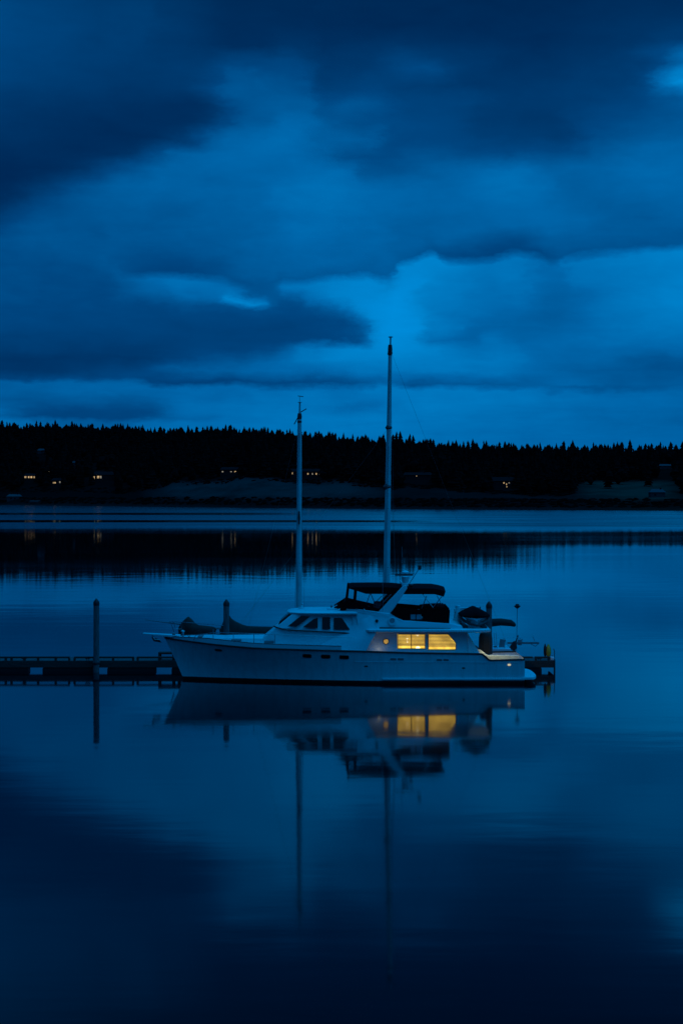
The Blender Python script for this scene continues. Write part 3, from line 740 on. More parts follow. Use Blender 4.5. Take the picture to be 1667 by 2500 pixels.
def hull_patch(name, px0, px1, py, hgt, material, slope=0., parent=yacht, proud=.012, thick=.03, rnd=0.):
    y = -1.0
    for _ in range(4):
        x = WX((px0 + px1) / 2, y); z = WZ(py, y); y = hull_y(x, z)
    x0, x1 = WX(px0, y), WX(px1, y); h = hgt * (y - CAMY) / F / 2
    mb = MB(); ring0, ring1 = [], []
    for k in range(16):
        a = 2 * math.pi * k / 16 + .2; ex = .35 if not rnd else rnd
        cxx = (x0 + x1) / 2 + (x1 - x0) / 2 * math.copysign(abs(math.cos(a)) ** ex, math.cos(a))
        czz = z + slope * (cxx - (x0 + x1) / 2) + h * math.copysign(abs(math.sin(a)) ** ex, math.sin(a))
        yy = hull_y(cxx, czz)
        ring0.append((cxx, yy - proud, czz)); ring1.append((cxx, yy + thick, czz))
    return mb.loft([ring0, ring1]).build(name, material, parent)
for px0, px1, py in ((739, 760, 1601.5), (784, 806, 1603), (829, 851, 1604.5)):
    f = hull_patch('portlight', px0 - 1, px1 + 1, py, 11, M['grey'], -.03, proud=.012)
    hull_patch('glass', px0, px1, py, 8.5, M['glassdark'], -.03, f, proud=.018)
hull_patch('hawse_hole', 524, 543, 1587.5, 6, M['greyd'], -.08, rnd=.8)
hull_patch('drain', 889, 898, 1626.5, 3.5, M['greyd'], rnd=.9)
hull_patch('drain', 1127, 1135, 1631, 4, M['greyd'], rnd=.9)
hull_patch('lit_fairlead', 1238.5, 1246, 1623, 4.5, M['fairlead_glow'], rnd=.5)
for a, b, py in ((947, 991, 1609.5), (1060, 1101, 1611.5)):
    g = hull_patch('vent_panel', a, b, py, 9, M['gelcoat_trim'], -.015, proud=.008)
    w = (b - a) / 2
    for q in (a + 5, a + w + 1):
        hull_patch('grille', q, q + w - 7, py, 5, M['midgrey'], -.015, g, proud=.012)
kn = []
for px in np.linspace(866, 1266, 20):
    y_ = -1.05
    for _ in range(4): x_ = WX(px, y_); z_ = WZ(1616.5 + .002 * (px - 866), y_); y_ = hull_y(x_, z_)
    kn.append((x_, y_ - .004, z_))
MB().tube(kn, .014, 6).build('hull_moulding', M['gelcoat_trim'], yacht)
# lower guard rail and swim platform
gd = MB(); xs = np.linspace(WX(934, -1), 8.84, 24)
gd.loft([[(x, hull_y(x, .2) + .02, .17), (x, hull_y(x, .24) - .07, .20), (x, hull_y(x, .28) - .07, .27), (x, hull_y(x, .3) + .02, .30)] for x in xs])
gd.build('spray_rail', M['gelcoat'], yacht)
sp = MB(); out = []
for k in range(21):
    a = -math.pi / 2 + math.pi * k / 20
    out.append((8.80 + .72 * math.copysign(abs(math.cos(a)) ** .45, math.cos(a) + 1e-9), YC + 2.08 * math.copysign(abs(math.sin(a)) ** .7, math.sin(a))))
out = [(8.7, YC - 2.08)] + out + [(8.7, YC + 2.08)]
sp.loft([[(x, y_, z) for x, y_ in out] for z in (.19, .34)])
sp.build('swim_platform', M['gelcoat'], yacht, bevel=.03)
MB().box(8.7, 8.98, YC - 1.4, YC + 1.4, .0, .19).build('platform_bracket', M['antifoul'], yacht)
# symmetric solids: list of (px, py, half breadth) read at their near face
def solid(name, pts, material, parent=yacht, bevel=.03, sharp=35):
    near = [q_hb(px, py, hb) for px, py, hb in pts]
    far = [Vector((v.x, 2 * YC - v.y, v.z)) for v in near]
    return MB().loft([near, far]).build(name, material, parent, bevel=bevel, sharp=sharp)
# trunk cabin on the foredeck
solid('trunk_cabin', [(506, 1572, .62), (509, 1561, .62), (522, 1557, .66), (560, 1556.5, .85), (655, 1557, 1.05), (655, 1585, 1.15), (560, 1580, .95)], M['gelcoat'], bevel=.05)
def vbox(name, px0, px1, py, y0, y1, h, material, parent=yacht):
    x0, x1 = WX(px0, y0), WX(px1, y0); z = WZ(py, y0)
    return MB().box(x0, x1, y0, y1, z, z + h).build(name, material, parent, bevel=.02)
vbox('deck_box', 565, 589, 1566, .05, .35, .10, M['midgrey'])
vbox('deck_box', 645, 669, 1571, -.35, -.1, .12, M['midgrey'])
vbox('deck_hatch', 483, 494, 1557, .7, 1.6, .08, M['midgrey'])
MB().lathe((WX(425, 1.0), 1.0, 2.09), [(.14, 0), (.14, .05), (.07, .1), (.1, .2), (.03, .24)], 12).build('windlass', M['midgrey'], yacht)
MB().lathe((WX(462, .7), .7, 2.0), [(.05, 0), (.05, .16), (.09, .2), (.02, .23)], 10).build('bollard', M['steel'], yacht)
MB().lathe((WX(447, 1.7), 1.7, 2.05), [(.06, 0), (.05, .22), (.12, .3), (.02, .36)], 10).build('cowl_vent', M['steel'], yacht)
# bow pulpit plank
bp = MB(); bp.loft([[(WX(350, YC), YC - .16, WZ(1548, YC)), (WX(350, YC), YC + .16, WZ(1548, YC)), (WX(350, YC), YC + .16, WZ(1545, YC)), (WX(350, YC), YC - .16, WZ(1545, YC))],
         [(WX(440, YC), YC - .34, WZ(1556, YC)), (WX(440, YC), YC + .34, WZ(1556, YC)), (WX(440, YC), YC + .34, WZ(1550, YC)), (WX(440, YC), YC - .34, WZ(1550, YC))]])
bp.build('bow_platform', M['gelcoat'], yacht, bevel=.015)
# lifelines
ll = [W(478, 1551, .1), W(521, 1544.5, -.1), W(570, 1545.5, -.3), W(620, 1547, -.5), W(671, 1549, -.68), W(730, 1551.5, -.85), W(800, 1554.5, -.95), W(866, 1557, -1.0)]
rl = MB().tube([ll[0] - Vector((.1, 0, .25))] + ll, .018, 6); rl.build('handrail', M['steel'], yacht)
st = MB()
for v in ll[1:5]:
    st.tube([(v.x, v.y, zsheer(v.x) + .1), (v.x, v.y, v.z)], .016, 6)
st.tube([(ll[1].x, ll[1].y, ll[1].z), (ll[1].x, ll[1].y, ll[1].z + .16)], .012, 6)
build_split(st, 'stanchion', M['steel'], yacht)
# pilothouse base: slanted front, side down to the deck
HBL = 1.62
solid('cabin_base', [(632, 1584, 1.25), (640, 1559, 1.2), (674, 1532, 1.32), (700, 1533, 1.50), (880, 1543, 1.66), (880, 1596, 1.72), (700, 1592, 1.55)], M['gelcoat'], bevel=.035)
# dark moulding under the windows
md = MB().tube([q_hb(668, 1528.5, 1.2), q_hb(676, 1532, 1.36), q_hb(690, 1536, 1.5), q_hb(712, 1538.5, 1.58), q_hb(760, 1541, 1.66), q_hb(874, 1547.5, 1.74)], .034, 8)
md.build('moulding', M['rail'], yacht)
def hbw(py): return float(np.interp(py, [1497, 1540], [1.36, 1.62]))
ph = solid('pilothouse', [(672, 1533, 1.34), (716, 1497, 1.22), (730, 1496, 1.36), (880, 1499, 1.38), (886, 1546, 1.68), (700, 1537, 1.60)], M['gelcoat'], bevel=.025)
def side_pane(name, pts, hbf, material, parent, proud=.014, thick=.02):
    near = []
    for px, py in pts:
        near.append(q_hb(px, py, hbf(py) + proud))
    back = [v + Vector((0, thick, 0)) for v in near]
    return MB().loft([near, back]).build(name, material, parent, bevel=0)
hbp = lambda py: float(np.interp(py, [1497, 1546], [1.385, 1.69]))
for pts in ([(702, 1529.5), (723, 1530.5), (757, 1505), (735, 1503)], [(739, 1531.5), (775.5, 1534), (775.5, 1508), (766, 1511)],
            [(786.5, 1506.5), (806, 1506.5), (806, 1536), (786.5, 1535.5)], [(814.5, 1508), (834.5, 1508.5), (854, 1537.5), (814.5, 1536.5)]):
    w_ = side_pane('window', pts, hbp, M['glassdark'], ph)
# windscreen panes on the slanted front
a0, a1 = q_hb(672, 1533, 1.34), q_hb(716, 1497, 1.22)
for f0, f1 in ((-.86, -.34), (-.28, .28), (.34, .86)):
    def fp(f, g):
        p = a0.lerp(a1, g); hb = YC - p.y
        return Vector((p.x - .03, YC + f * hb, p.z + .03))
    MB().loft([[fp(f0, .2), fp(f1, .2), fp(f1, .93), fp(f0, .93)], [v + Vector((.03, 0, -.03)) for v in (fp(f0, .2), fp(f1, .2), fp(f1, .93), fp(f0, .93))]]).build('windscreen', M['glassdark'], ph)
for yy in (.5, 1.9):
    MB().tube([fp(0, .3) + Vector((-.03, yy - YC, .04)), fp(0, .75) + Vector((-.03, yy - YC + .2, .04))], .015, 5).build('wiper', M['greyd'], ph)
# pilothouse roof brim
rf = MB(); tip, aft = WX(701, YC), WX(873, -.55); rings = []
def brim(inset, z, zc):
    out = []
    for k in range(25):
        a = math.pi / 2 + math.pi * k / 24
        rx = 1.75 - inset; out.append((tip + 1.75 + rx * math.copysign(abs(math.cos(a)) ** .9, math.cos(a)), YC - (1.74 - inset) * math.copysign(abs(math.sin(a)) ** .62, math.sin(a)), z))
    out = [(aft - inset, YC - 1.74 + inset, z)] + out + [(aft - inset, YC + 1.74 - inset, z)]
    return out
zr = WZ(1498.5, -.54)
rf.loft([brim(.06, zr - .045, 0), brim(0, zr - .01, 0), brim(0, zr + .03, 0), brim(.10, zr + .085, 0), brim(.5, zr + .14, 0), brim(1.0, zr + .165, 0)])
rf.build('pilothouse_roof', M['gelcoat'], yacht, sharp=60)
zt_ = zr + .14
MB().lathe((WX(737, .9), .9, zt_), [(.16, 0), (.15, .08), (.05, .1), (.04, .2)], 12).build('vent_cap', M['gelcoat'], yacht)
MB().lathe((WX(738, .9), .9, zt_ + .2), [(.05, 0), (.06, .05), (.02, .1)], 8).build('search_light', M['steel'], yacht)
MB().box(WX(798, .3), WX(822, .3), .1, .7, zt_ - .02, zt_ + .08).build('roof_hatch', M['gelcoat_trim'], yacht, bevel=.03)
MB().tube([(WX(809, .8), .8, zt_), (WX(809, .8), .8, zt_ + .18)], .035, 8).build('horn', M['greyd'], yacht)
# flybridge coaming
solid('flybridge', [(822, 1496, 1.15), (836, 1486, 1.15), (868, 1486.5, 1.5), (925, 1494, 1.62), (952, 1497.5, 1.66), (985, 1514.5, 1.72), (1100, 1522, 1.72), (1128, 1528, 1.70), (1128, 1541, 1.78), (874, 1541, 1.76), (868, 1500, 1.62)], M['gelcoat'], bevel=.04)
# side wings: from the flybridge overhang down to the bulwark
WROWS = [(1502, (858, 878, 904), (1.50, 1.60, 1.66)), (1512, (860, 884, 908), (1.55, 1.68, 1.76)), (1526, (862, 888, 914), (1.62, 1.80, 1.93)), (1541, (850, 888, 921), (1.68, 1.90, 2.10)),
         (1556, (818, 868, 911), (1.69, 1.94, 2.14)), (1570, (790, 850, 903), (1.70, 1.98, 2.16)), (1580, (774, 838, 898), (1.72, 2.02, 2.18)), (1592, (760, 826, 892), (1.74, 2.06, 2.20))]
for sg in (-1, 1):
    rings = []
    for py, pxs, hbs in WROWS:
        fx = [float(np.interp(k, [0, .5, 1], pxs)) for k in np.linspace(0, 1, 9)]
        fh = [float(np.interp(k, [0, .15, .5, .8, 1], [hbs[0], hbs[0] + .3 * (hbs[1] - hbs[0]), hbs[1], hbs[2] - .05, hbs[2]])) for k in np.linspace(0, 1, 9)]
        pts = [q_hb(a, py, h_) for a, h_ in zip(fx, fh)]
        ring = pts + [v + Vector((0, .13, 0)) for v in reversed(pts)]
        if sg > 0: ring = [Vector((v.x, 2 * YC - v.y, v.z)) for v in ring]
        rings.append(ring)
    MB().loft(rings).build('side_wing', M['gelcoat'], yacht, sharp=50)
# saloon with lit windows (wall built as panels around real openings)
HBS = 1.66; YS = YC - HBS
def sal_pt(px, py): return P(px, py, YS)
sal = MB()
def wall_panel(poly): sal.prism([sal_pt(*p) for p in poly], YS, YS + .07)
wall_panel([(872, 1541), (969.5, 1541), (969.5, 1600), (872, 1600)])
wall_panel([(969.5, 1541), (1141, 1541), (1142, 1547.5), (969.5, 1547.5)])
wall_panel([(969.5, 1584), (1038, 1584), (1038, 1600), (969.5, 1600)])
wall_panel([(1038, 1547.5), (1044.5, 1547.5), (1044.5, 1600), (1038, 1600)])
wall_panel([(1044.5, 1586.5), (1112.5, 1586.5), (1112.5, 1600), (1044.5, 1600)])
wall_panel([(1093.5, 1547.5), (1142, 1547.5), (1172, 1598), (1172, 1600), (1112.5, 1600), (1112.5, 1569.5)])
# inside: back wall, far side and roof of the saloon body
x0, x1 = WX(872, YS), WX(1128, YS)
z0, z1 = 1.40, WZ(1541, YS)
sal.box(x0, x1, YC + HBS - .07, YC + HBS, z0, z1); sal.box(x0, x0 + .07, YS + .07, YC + HBS - .07, z0, z1); sal.box(x1 - .07, x1, YS + .07, YC + HBS - .07, z0, z1)
saloon = sal.build('saloon', M['gelcoat'], yacht)
xa, xb = WX(966, YS), WX(1118, YS)
MB().box(xa, xb, YS + .62, YS + .66, z0 + .03, z1 - .02).build('lining', M['interior'], saloon)
def lit_window(pts, mull, gap):
    xs = [p[0] for p in pts]; ys_ = [p[1] for p in pts]
    o = side_pane('window', pts, lambda py: HBS, M['glass'], saloon, proud=-.03, thick=.006)
    bl = MB(); py = min(ys_) + 1.0; bottom = max(ys_) - gap
    rt = lambda yy: 1112.2 if (max(xs) < 1100 or yy > 1569.5) else 1093.5 + (yy - 1547.5) * (19 / 22.)
    while py < bottom:
        xl_, xr_ = min(xs) + .6, (max(xs) - .6 if max(xs) < 1100 else rt(py) - 1.5)
        A, B = W(xl_, py, YS + .10), W(xr_, py, YS + .10)
        bl.box(A.x, B.x, YS + .085, YS + .115, A.z - .046, A.z - .001)
        py += 3.3
    A, B = W(min(xs) + .6, bottom, YS + .1), W(max(xs) - .6, bottom, YS + .1)
    bl.box(A.x, B.x, YS + .08, YS + .12, A.z - .05, A.z - .022)
    bl.build('blind', M['blind'], o)
    fr = MB(); n = len(pts)
    loop = [W(px, py, YS - .008) for px, py in pts]
    for i in range(n): fr.tube([loop[i], loop[(i + 1) % n]], .016, 6)
    if mull:
        A, B = W(mull, min(ys_), YS + .02), W(mull, max(ys_), YS + .02); fr.box(A.x - .02, A.x + .02, YS + .0, YS + .06, B.z, A.z)
    fr.build('frame', M['greyd'], o)
lit_window([(970.5, 1548.2), (1037, 1548.2), (1037, 1583.5), (970.5, 1583.5)], 1003.8, 9.5)
lit_window([(1045.2, 1548.2), (1093.5, 1548.2), (1112, 1569.5), (1112, 1586), (1045.2, 1586)], None, 10)
# lamps seen inside
for px, py, r in ((1019, 1549.5, .09), (1020, 1581.5, .10), (994, 1560, .05), (994, 1567, .05)):
    c = W(px, py, YS + .14 if px > 1000 else YS + .07); mbx = MB(); mbx.lathe((c.x, c.y + .12, c.z), [(r * .2, -r), (r, -r * .4), (r, r * .3), (r * .3, r * .6)], 10); mbx.build('cabin_lamp', M['bulb'], saloon)
# porthole
c = sal_pt(942, 1566)
po = MB().disc_y(c, .148, YS - .025, YS + .01, 20, r2=.15).build('porthole', M['greyd'], saloon)
MB().disc_y(c, .115, YS - .031, YS - .02, 20).build('pane', M['porthole_glow'], po)
# boat deck slab
zd = WZ(1544.5, -.98)
def deckring(inset, z):
    x0_, x1_ = WX(884, -.98) + inset, WX(1199, -.98) - inset; h_ = 2.18 - inset; r = .35
    return [(x0_, YC - h_ + .5, z), (x0_ + .35, YC - h_, z), (x1_ - r, YC - h_, z), (x1_, YC - h_ + r, z), (x1_, YC + h_ - r, z), (x1_ - r, YC + h_, z), (x0_ + .35, YC + h_, z), (x0_, YC + h_ - .5, z)]
MB().loft([deckring(.05, zd), deckring(0, zd + .04), deckring(0, zd + .12), deckring(.06, zd + .16)]).build('boat_deck', M['gelcoat'], yacht, sharp=50)
dstripe = MB().tube([q_hb(926, 1533, 1.80), q_hb(1000, 1534, 1.80), q_hb(1099, 1535.5, 1.80)], .036, 8); dstripe.build('grab_rail', M['rail'], yacht)
# round things on the flybridge side
c = W(957, 1517, YC - 1.76)
ring = MB().disc_y((c.x, c.z), .21, c.y - .05, c.y + .05, 24, r2=.22).build('round_locker_lid', M['gelcoat'], yacht, bevel=.02)
MB().disc_y((c.x, c.z + .04), .12, c.y - .056, c.y - .045, 20).build('inset', M['grey'], ring)
c = W(919.5, 1516, YC - 1.74)
MB().disc_y((c.x, c.z), .075, c.y - .04, c.y + .04, 16).build('side_light', M['greyd'], yacht)
# flybridge canvas: forward enclosure
HBF = 1.42
def cpt(px, py, hb=HBF): return q_hb(px, py, hb)
fwd = MB()
top = [(850, 1430, 1.32), (858, 1428, 1.36), (920, 1427.5, 1.40), (960, 1428.5, 1.42), (990, 1432, 1.42)]
low = [(851, 1436, 1.34), (868, 1441, 1.40), (893, 1449, 1.42), (960, 1449.5, 1.44), (992, 1450, 1.44)]
def canopy(top, low, camber=.16, n=9):
    rings = []
    for (a, b, h), (c_, d_, h2) in zip(top, low):
        t0 = q_hb(a, b + 6, h); l0 = q_hb(c_, d_, h2)
        r = [l0, Vector((t0.x, t0.y, t0.z))]
        for k in range(1, n):
            f = k / n; r.append(Vector((t0.x, t0.y + (2 * (YC - t0.y)) * f, t0.z + camber * math.sin(math.pi * f))))
        r += [Vector((t0.x, 2 * YC - t0.y, t0.z)), Vector((l0.x, 2 * YC - l0.y, l0.z))]
        inner = [Vector((v.x, YC + (v.y - YC) * .975, v.z - .02)) for v in reversed(r)]
        rings.append(r + inner)
    return rings
fc = MB().loft(canopy(top, low)).build('canopy', M['canvas'], yacht, sharp=45)
aft_top = [(988, 1432, 1.42), (1020, 1430.5, 1.44), (1056, 1431, 1.44), (1074, 1434, 1.42), (1087, 1438, 1.36)]
aft_low = [(985, 1450, 1.44), (1020, 1450, 1.46), (1060, 1450, 1.46), (1072, 1453, 1.44), (1083, 1456, 1.38)]
bc = MB().loft(canopy(aft_top, aft_low)).build('canopy', M['navy'], yacht, sharp=45)
def cloth_panel(name, pts, hbf, material, parent=yacht, both=True, thick=.03, proud=0.):
    mb = MB()
    for sg in ((-1, 1) if both else (-1,)):
        near = [q_hb(px, py, hbf) for px, py in pts]
        if sg > 0: near = [Vector((v.x, 2 * YC - v.y, v.z)) for v in near]
        mb.loft([[v + Vector((0, sg * proud, 0)) for v in near], [v + Vector((0, -sg * thick, 0)) for v in near]])
    return build_split(mb, name, material, parent)
# side curtains: lower dark skirt, corner post, edge next to the arch, front return
cloth_panel('side_curtain', [(845, 1467), (868, 1473), (935, 1488), (923, 1494), (868, 1488), (836, 1485)], 1.47, M['canvas'])
cloth_panel('side_curtain', [(850, 1430), (853, 1430), (849, 1467.5), (845, 1467)], 1.43, M['canvas'])
cloth_panel('side_curtain', [(865.5, 1440), (871.5, 1441), (869, 1474), (863, 1472)], 1.44, M['canvas'])
cloth_panel('side_curtain', [(960, 1447), (985, 1447), (931, 1492), (922, 1493), (930, 1478)], 1.45, M['canvas'])
cloth_panel('clear_panel', [(853, 1434), (866, 1440), (864, 1473), (849, 1467)], 1.43, M['vinyl'])
cloth_panel('clear_panel', [(871, 1442), (893, 1449), (962, 1449), (931, 1487), (869, 1474)], 1.43, M['vinyl'])
fr = MB()
a, b = q_hb(850, 1430, 1.40), q_hb(845, 1467, 1.42)
for yy in (YC - 1.3, YC - .45, YC + .45, YC + 1.3):
    fr.tube([(a.x, yy, a.z), (b.x, yy, b.z)], .035, 6)
build_split(fr, 'front_frame', M['canvas'], yacht)
sk = MB().loft([[(b.x, YC - 1.4, b.z), (b.x, YC + 1.4, b.z), (b.x, YC + 1.4, b.z - .45), (b.x, YC - 1.4, b.z - .45)], [(b.x - .03, YC - 1.4, b.z), (b.x - .03, YC + 1.4, b.z), (b.x - .3, YC + 1.4, b.z - .45), (b.x - .3, YC - 1.4, b.z - .45)]])
sk.build('front_skirt', M['canvas'], yacht)
ws = MB()
for d in (0, 1):
    p0, p1 = q_hb(816 + 8 * d, 1484 + 2 * d, .95 + .3 * d), q_hb(845 + 3 * d, 1468, 1.36 + .1 * d)
    ws.tube([p0, p1], .035, 6); ws.tube([(p0.x, 2 * YC - p0.y, p0.z), (p1.x, 2 * YC - p1.y, p1.z)], .035, 6)
build_split(ws, 'windscreen_frame', M['canvas'], yacht)
cloth_panel('wind_screen', [(818, 1485), (845, 1468.5), (850, 1470), (840, 1486)], 1.30, M['glassdark'], thick=.015)
# seats and helm inside, seen through the clear panels
hs = MB(); c = W(893, 1480, .6); hs.box(c.x - .25, c.x + .2, .4, .95, c.z - .3, c.z + .0); hs.build('helm_console', M['midgrey'], yacht, bevel=.04)
MB().box(WX(912, 1.2), WX(930, 1.2), .8, 1.5, 3.45, WZ(1468, 1.2)).build('helm_seat', M['midgrey'], yacht, bevel=.08)
tb = MB()
for p0, p1 in (((903, 1450), (895, 1472)), ((905, 1450), (915, 1474)), ((932, 1455), (917, 1470))):
    tb.tube([q_hb(*p0, -.9), q_hb(*p1, -.9)], .02, 6)
build_split(tb, 'canopy_brace', M['steel'], fc)
tb = MB()
for p0, p1 in (((1031, 1450), (1057, 1484)), ((1079, 1455), (1056, 1484)), ((1041, 1455), (1029, 1486)), ((1066, 1454), (1084, 1487))):
    hb = 1.40 if p0[0] in (1031, 1079) else -.9
    tb.tube([q_hb(*p0, hb), q_hb(*p1, hb)], .022, 6)
build_split(tb, 'canopy_brace', M['steel'], bc)
# aft weather cloths
cloth_panel('weather_cloth', [(964, 1483), (1002, 1486), (1002, 1514.8), (980, 1514), (952, 1497)], 1.70, M['canvas'])
cloth_panel('weather_cloth', [(1002, 1486), (1031, 1488.5), (1031, 1498.8), (1002, 1498.8)], 1.70, M['canvas'])
cloth_panel('weather_cloth', [(1002, 1512), (1031, 1512), (1031, 1517), (1002, 1515)], 1.70, M['canvas'])
cloth_panel('weather_cloth', [(1031, 1487), (1049, 1484.5), (1090, 1483), (1098, 1490), (1096, 1522), (1031, 1517)], 1.70, M['canvas'])
a = q_hb(1096, 1490, 1.70); b = q_hb(1096, 1522, 1.70)
MB().loft([[(a.x, a.y, a.z + .1), (a.x, 2 * YC - a.y, a.z + .1), (b.x, 2 * YC - b.y, b.z), (b.x, b.y, b.z)], [(a.x - .04, a.y, a.z + .1), (a.x - .04, 2 * YC - a.y, a.z + .1), (b.x - .04, 2 * YC - b.y, b.z), (b.x - .04, b.y, b.z)]]).build('aft_curtain', M['canvas'], yacht)
cv = MB(); z_ = WZ(1484, YC - 1.7); cv.box(WX(1040, .2), WX(1088, .2), .1, 2.4, 2.75, z_ + .02); cv.build('covered_bench', M['canvas'], yacht, bevel=.08)
g = MB(); A, B = q_hb(1002, 1499, 1.71), q_hb(1028, 1512, 1.71); g.box(A.x, B.x, A.y, A.y + .03, B.z, A.z); wv = g.build('cloth_window', M['grey'], yacht)
MB().box((A.x + B.x) / 2 - .02, (A.x + B.x) / 2 + .02, A.y - .01, A.y + .03, B.z, A.z).box(A.x, B.x, A.y - .012, A.y + .03, A.z - .015, A.z + .02).build('frame', M['canvas'], wv)
# radar arch: two slanted legs and a cross beam
ar = MB()
leg = [(923, 1494), (953, 1499), (994, 1436), (990, 1428), (983, 1431)]
for sg in (-1, 1):
    nr = [q_hb(px, py, 1.60 if py > 1480 else 1.50) for px, py in leg]
    if sg > 0: nr = [Vector((v.x, 2 * YC - v.y, v.z)) for v in nr]
    ar.loft([nr, [v + Vector((0, -sg * .16, 0)) for v in nr]])
A = q_hb(988, 1431, 1.5); ar.box(A.x - .14, A.x + .14, YC - 1.45, YC + 1.45, A.z - .02, A.z + .12)
arch = ar.build('radar_arch', M['gelcoat'], yacht, bevel=.025)
yr = -.1
pd = MB(); c0, c1 = W(989, 1430, yr), W(987, 1406, yr)
pd.lathe((c0.x, yr, c0.z), [(.16, 0), (.13, .12), (.17, .32), (.19, .44), (.10, c1.z - c0.z)], 14); pd.build('radar_pedestal', M['gelcoat'], arch)
A, B = W(964, 1403.5, yr), W(1008, 1403.5, yr)
MB().box(A.x, B.x, yr - .06, yr + .06, A.z - .04, A.z + .045).build('radar_antenna', M['greyd'], arch, bevel=.02)
c = W(989, 1401, yr + .5); MB().lathe((c.x, yr + .5, c.z), [(.07, -.35), (.07, 0), (.17, .02), (.18, .08), (.11, .15), (.03, .17)], 14).build('dome', M['gelcoat'], arch)
MB().lathe((W(1003, 1428, yr).x, yr, W(1003, 1428, yr).z), [(.05, -.1), (.13, 0), (.10, .04), (.02, .06)], 10).build('horn', M['greyd'], arch)
p0, p1 = W(998, 1426, yr), W(1024, 1386, yr)
MB().tube([p0, p1], .018, 6).build('antenna', M['steel'], arch)
MB().lathe((p1.x, p1.y, p1.z - .1), [(.03, 0), (.10, .04), (.08, .14), (.12, .2), (.03, .28)], 10).build('anchor_light', M['greyd'], arch)
p = W(981, 1404, yr + .9); MB().tube([(p.x, p.y, p.z - .4), (p.x, p.y, p.z + 1.4)], .010, 5).build('whip_antenna', M['steel'], arch)
p = W(934, 1492, YC - 1.62); q = W(934, 1400, YC - 1.62); MB().tube([p, q], .010, 5).build('whip_antenna', M['steel'], yacht)
# coiled rope at the curtain foot
MB().tube([W(888, 1486, YC - 1.66), W(890, 1490, YC - 1.68), W(893, 1493, YC - 1.68)], .022, 6).build('fender_hook', M['gelcoat'], yacht)
# aft cockpit: cream bulwark lining lit by the cockpit lamp, dark canvas curtain under the overhang, posts
yl = YC - 1.25
ck = MB(); pl = [(1166, 1586), (1172, 1586.5), (1191, 1600.5), (1266, 1600.5), (1269, 1604), (1265, 1616), (1188, 1618), (1166, 1594)]
ck.prism([P(a, b, yl) for a, b in pl], yl, yl + .3); ck.build('cockpit_coaming', M['cream'], yacht, bevel=.02)
MB().box(7.0, 8.8, YC - 1.9, YC + 1.9, .34, .39).build('cockpit_floor', M['deckwood'], yacht)
for sg in (-1, 1):
    MB().tube([(WX(1146, -.6) , YC + sg * 1.7, 1.4), (WX(1139, -.6), YC + sg * 1.7, zd)], .03, 8).build('deck_post', M['gelcoat_trim'], yacht)
cu = MB(); rings = []
for z, f in ((WZ(1596, 2.6), 1.), (WZ(1575, 2.6), 1.02), (WZ(1556, 2.6), .98), (WZ(1549, 2.6), .86), (WZ(1546, 2.6), .7)):
    cx_ = WX(1185, 2.6); rings.append([(cx_ + .34 * f * math.copysign(abs(math.cos(a)) ** .5, math.cos(a)), 2.7 + .5 * f * math.sin(a) * (1 + .05 * math.sin(7 * a)), z) for a in np.linspace(0, 2 * math.pi, 22, endpoint=False)])
cu.loft(rings); cu.build('cockpit_curtain', M['oliveb'], yacht)
MB().box(8.55, 8.8, YC - .9, YC + 1.9, .39, .85).build('transom_seat', M['gelcoat'], yacht, bevel=.03)
# davit on the boat deck
dv = MB(); c = W(1121, 1530, 2.3)
dv.lathe((WX(1117, 2.3), 2.3, zd + .15), [(.26, 0), (.22, .3), (.16, .7), (.12, .95)], 14)
dv.loft([[(WX(1108, 2.3), 2.3 + s1, WZ(b, 2.3)) for s1, b in ((-.14, 1494), (.14, 1494), (.14, 1485), (-.14, 1485))], [(WX(1171, 2.3), 2.3 + s1, WZ(b, 2.3)) for s1, b in ((-.06, 1484.5), (.06, 1484.5), (.06, 1480.5), (-.06, 1480.5))]])
davit = dv.build('davit', M['gelcoat'], yacht, bevel=.015)
c = W(1170, 1483, 2.3); MB().box(c.x - .06, c.x + .05, 2.24, 2.36, c.z - .15, c.z + .04).tube([c, c - Vector((0, 0, .5))], .012, 5).build('pulley', M['greyd'], davit)
build_split(MB().box(WX(1130, -.2), WX(1142, -.2), -.3, 2.4, zd + .16, zd + .24).box(WX(1176, -.2), WX(1188, -.2), -.3, 2.4, zd + .16, zd + .24), 'dinghy_chock', M['greyd'], yacht)
# ------------------------------------------------------------------ dinghy across the boat deck, bow towards us
dg = thing('dinghy', (WX(1160, .8), .8, zd + .24), 'small dinghy under a dark peaked cover, stowed across the yacht boat deck', 'dinghy')
cx_ = WX(1160, .3)
def dsec(y_, wdt, zk, zg):                             # half width, keel height, gunwale height
    return [(cx_ + wdt * f, y_, zk + (zg - zk) * abs(f) ** 1.15) for f in np.linspace(-1, 1, 13)]
zk, zg = WZ(1527, -.1), WZ(1508, -.1)
ys = [(-.45, .10, .22), (-.35, .30, .13), (-.1, .50, .05), (.3, .60, .0), (1.2, .64, .0), (2.3, .62, .0)]
hl = MB(); n0 = 16
hl.loft([dsec(y_, w_, zk + r_, zg) + [(cx_ + w_ * .9 * f, y_, zg - .02) for f in (1, 0, -1)] for y_, w_, r_ in ys])
for i, f in enumerate(hl.f):
    if len(f) == 4:
        j = min(k % n0 for k in f)
        if j < 0: hl.mi[i] = 1
hl.build('hull', [M['gelcoat_trim'], M['greyd']], dg, sharp=40)
for sg in (-1, 1):
    MB().tube([(cx_ + sg * a_, y_, zk + z_) for a_, y_, z_ in ((0.0, -.54, .03), (.28, -.44, .09), (.52, -.16, .20), (.64, .5, .26), (.64, 2.3, .26))], [.06, .07, .08, .09, .09], 10).build('tube', M['greyd'], dg)
cvr = MB(); rings = []
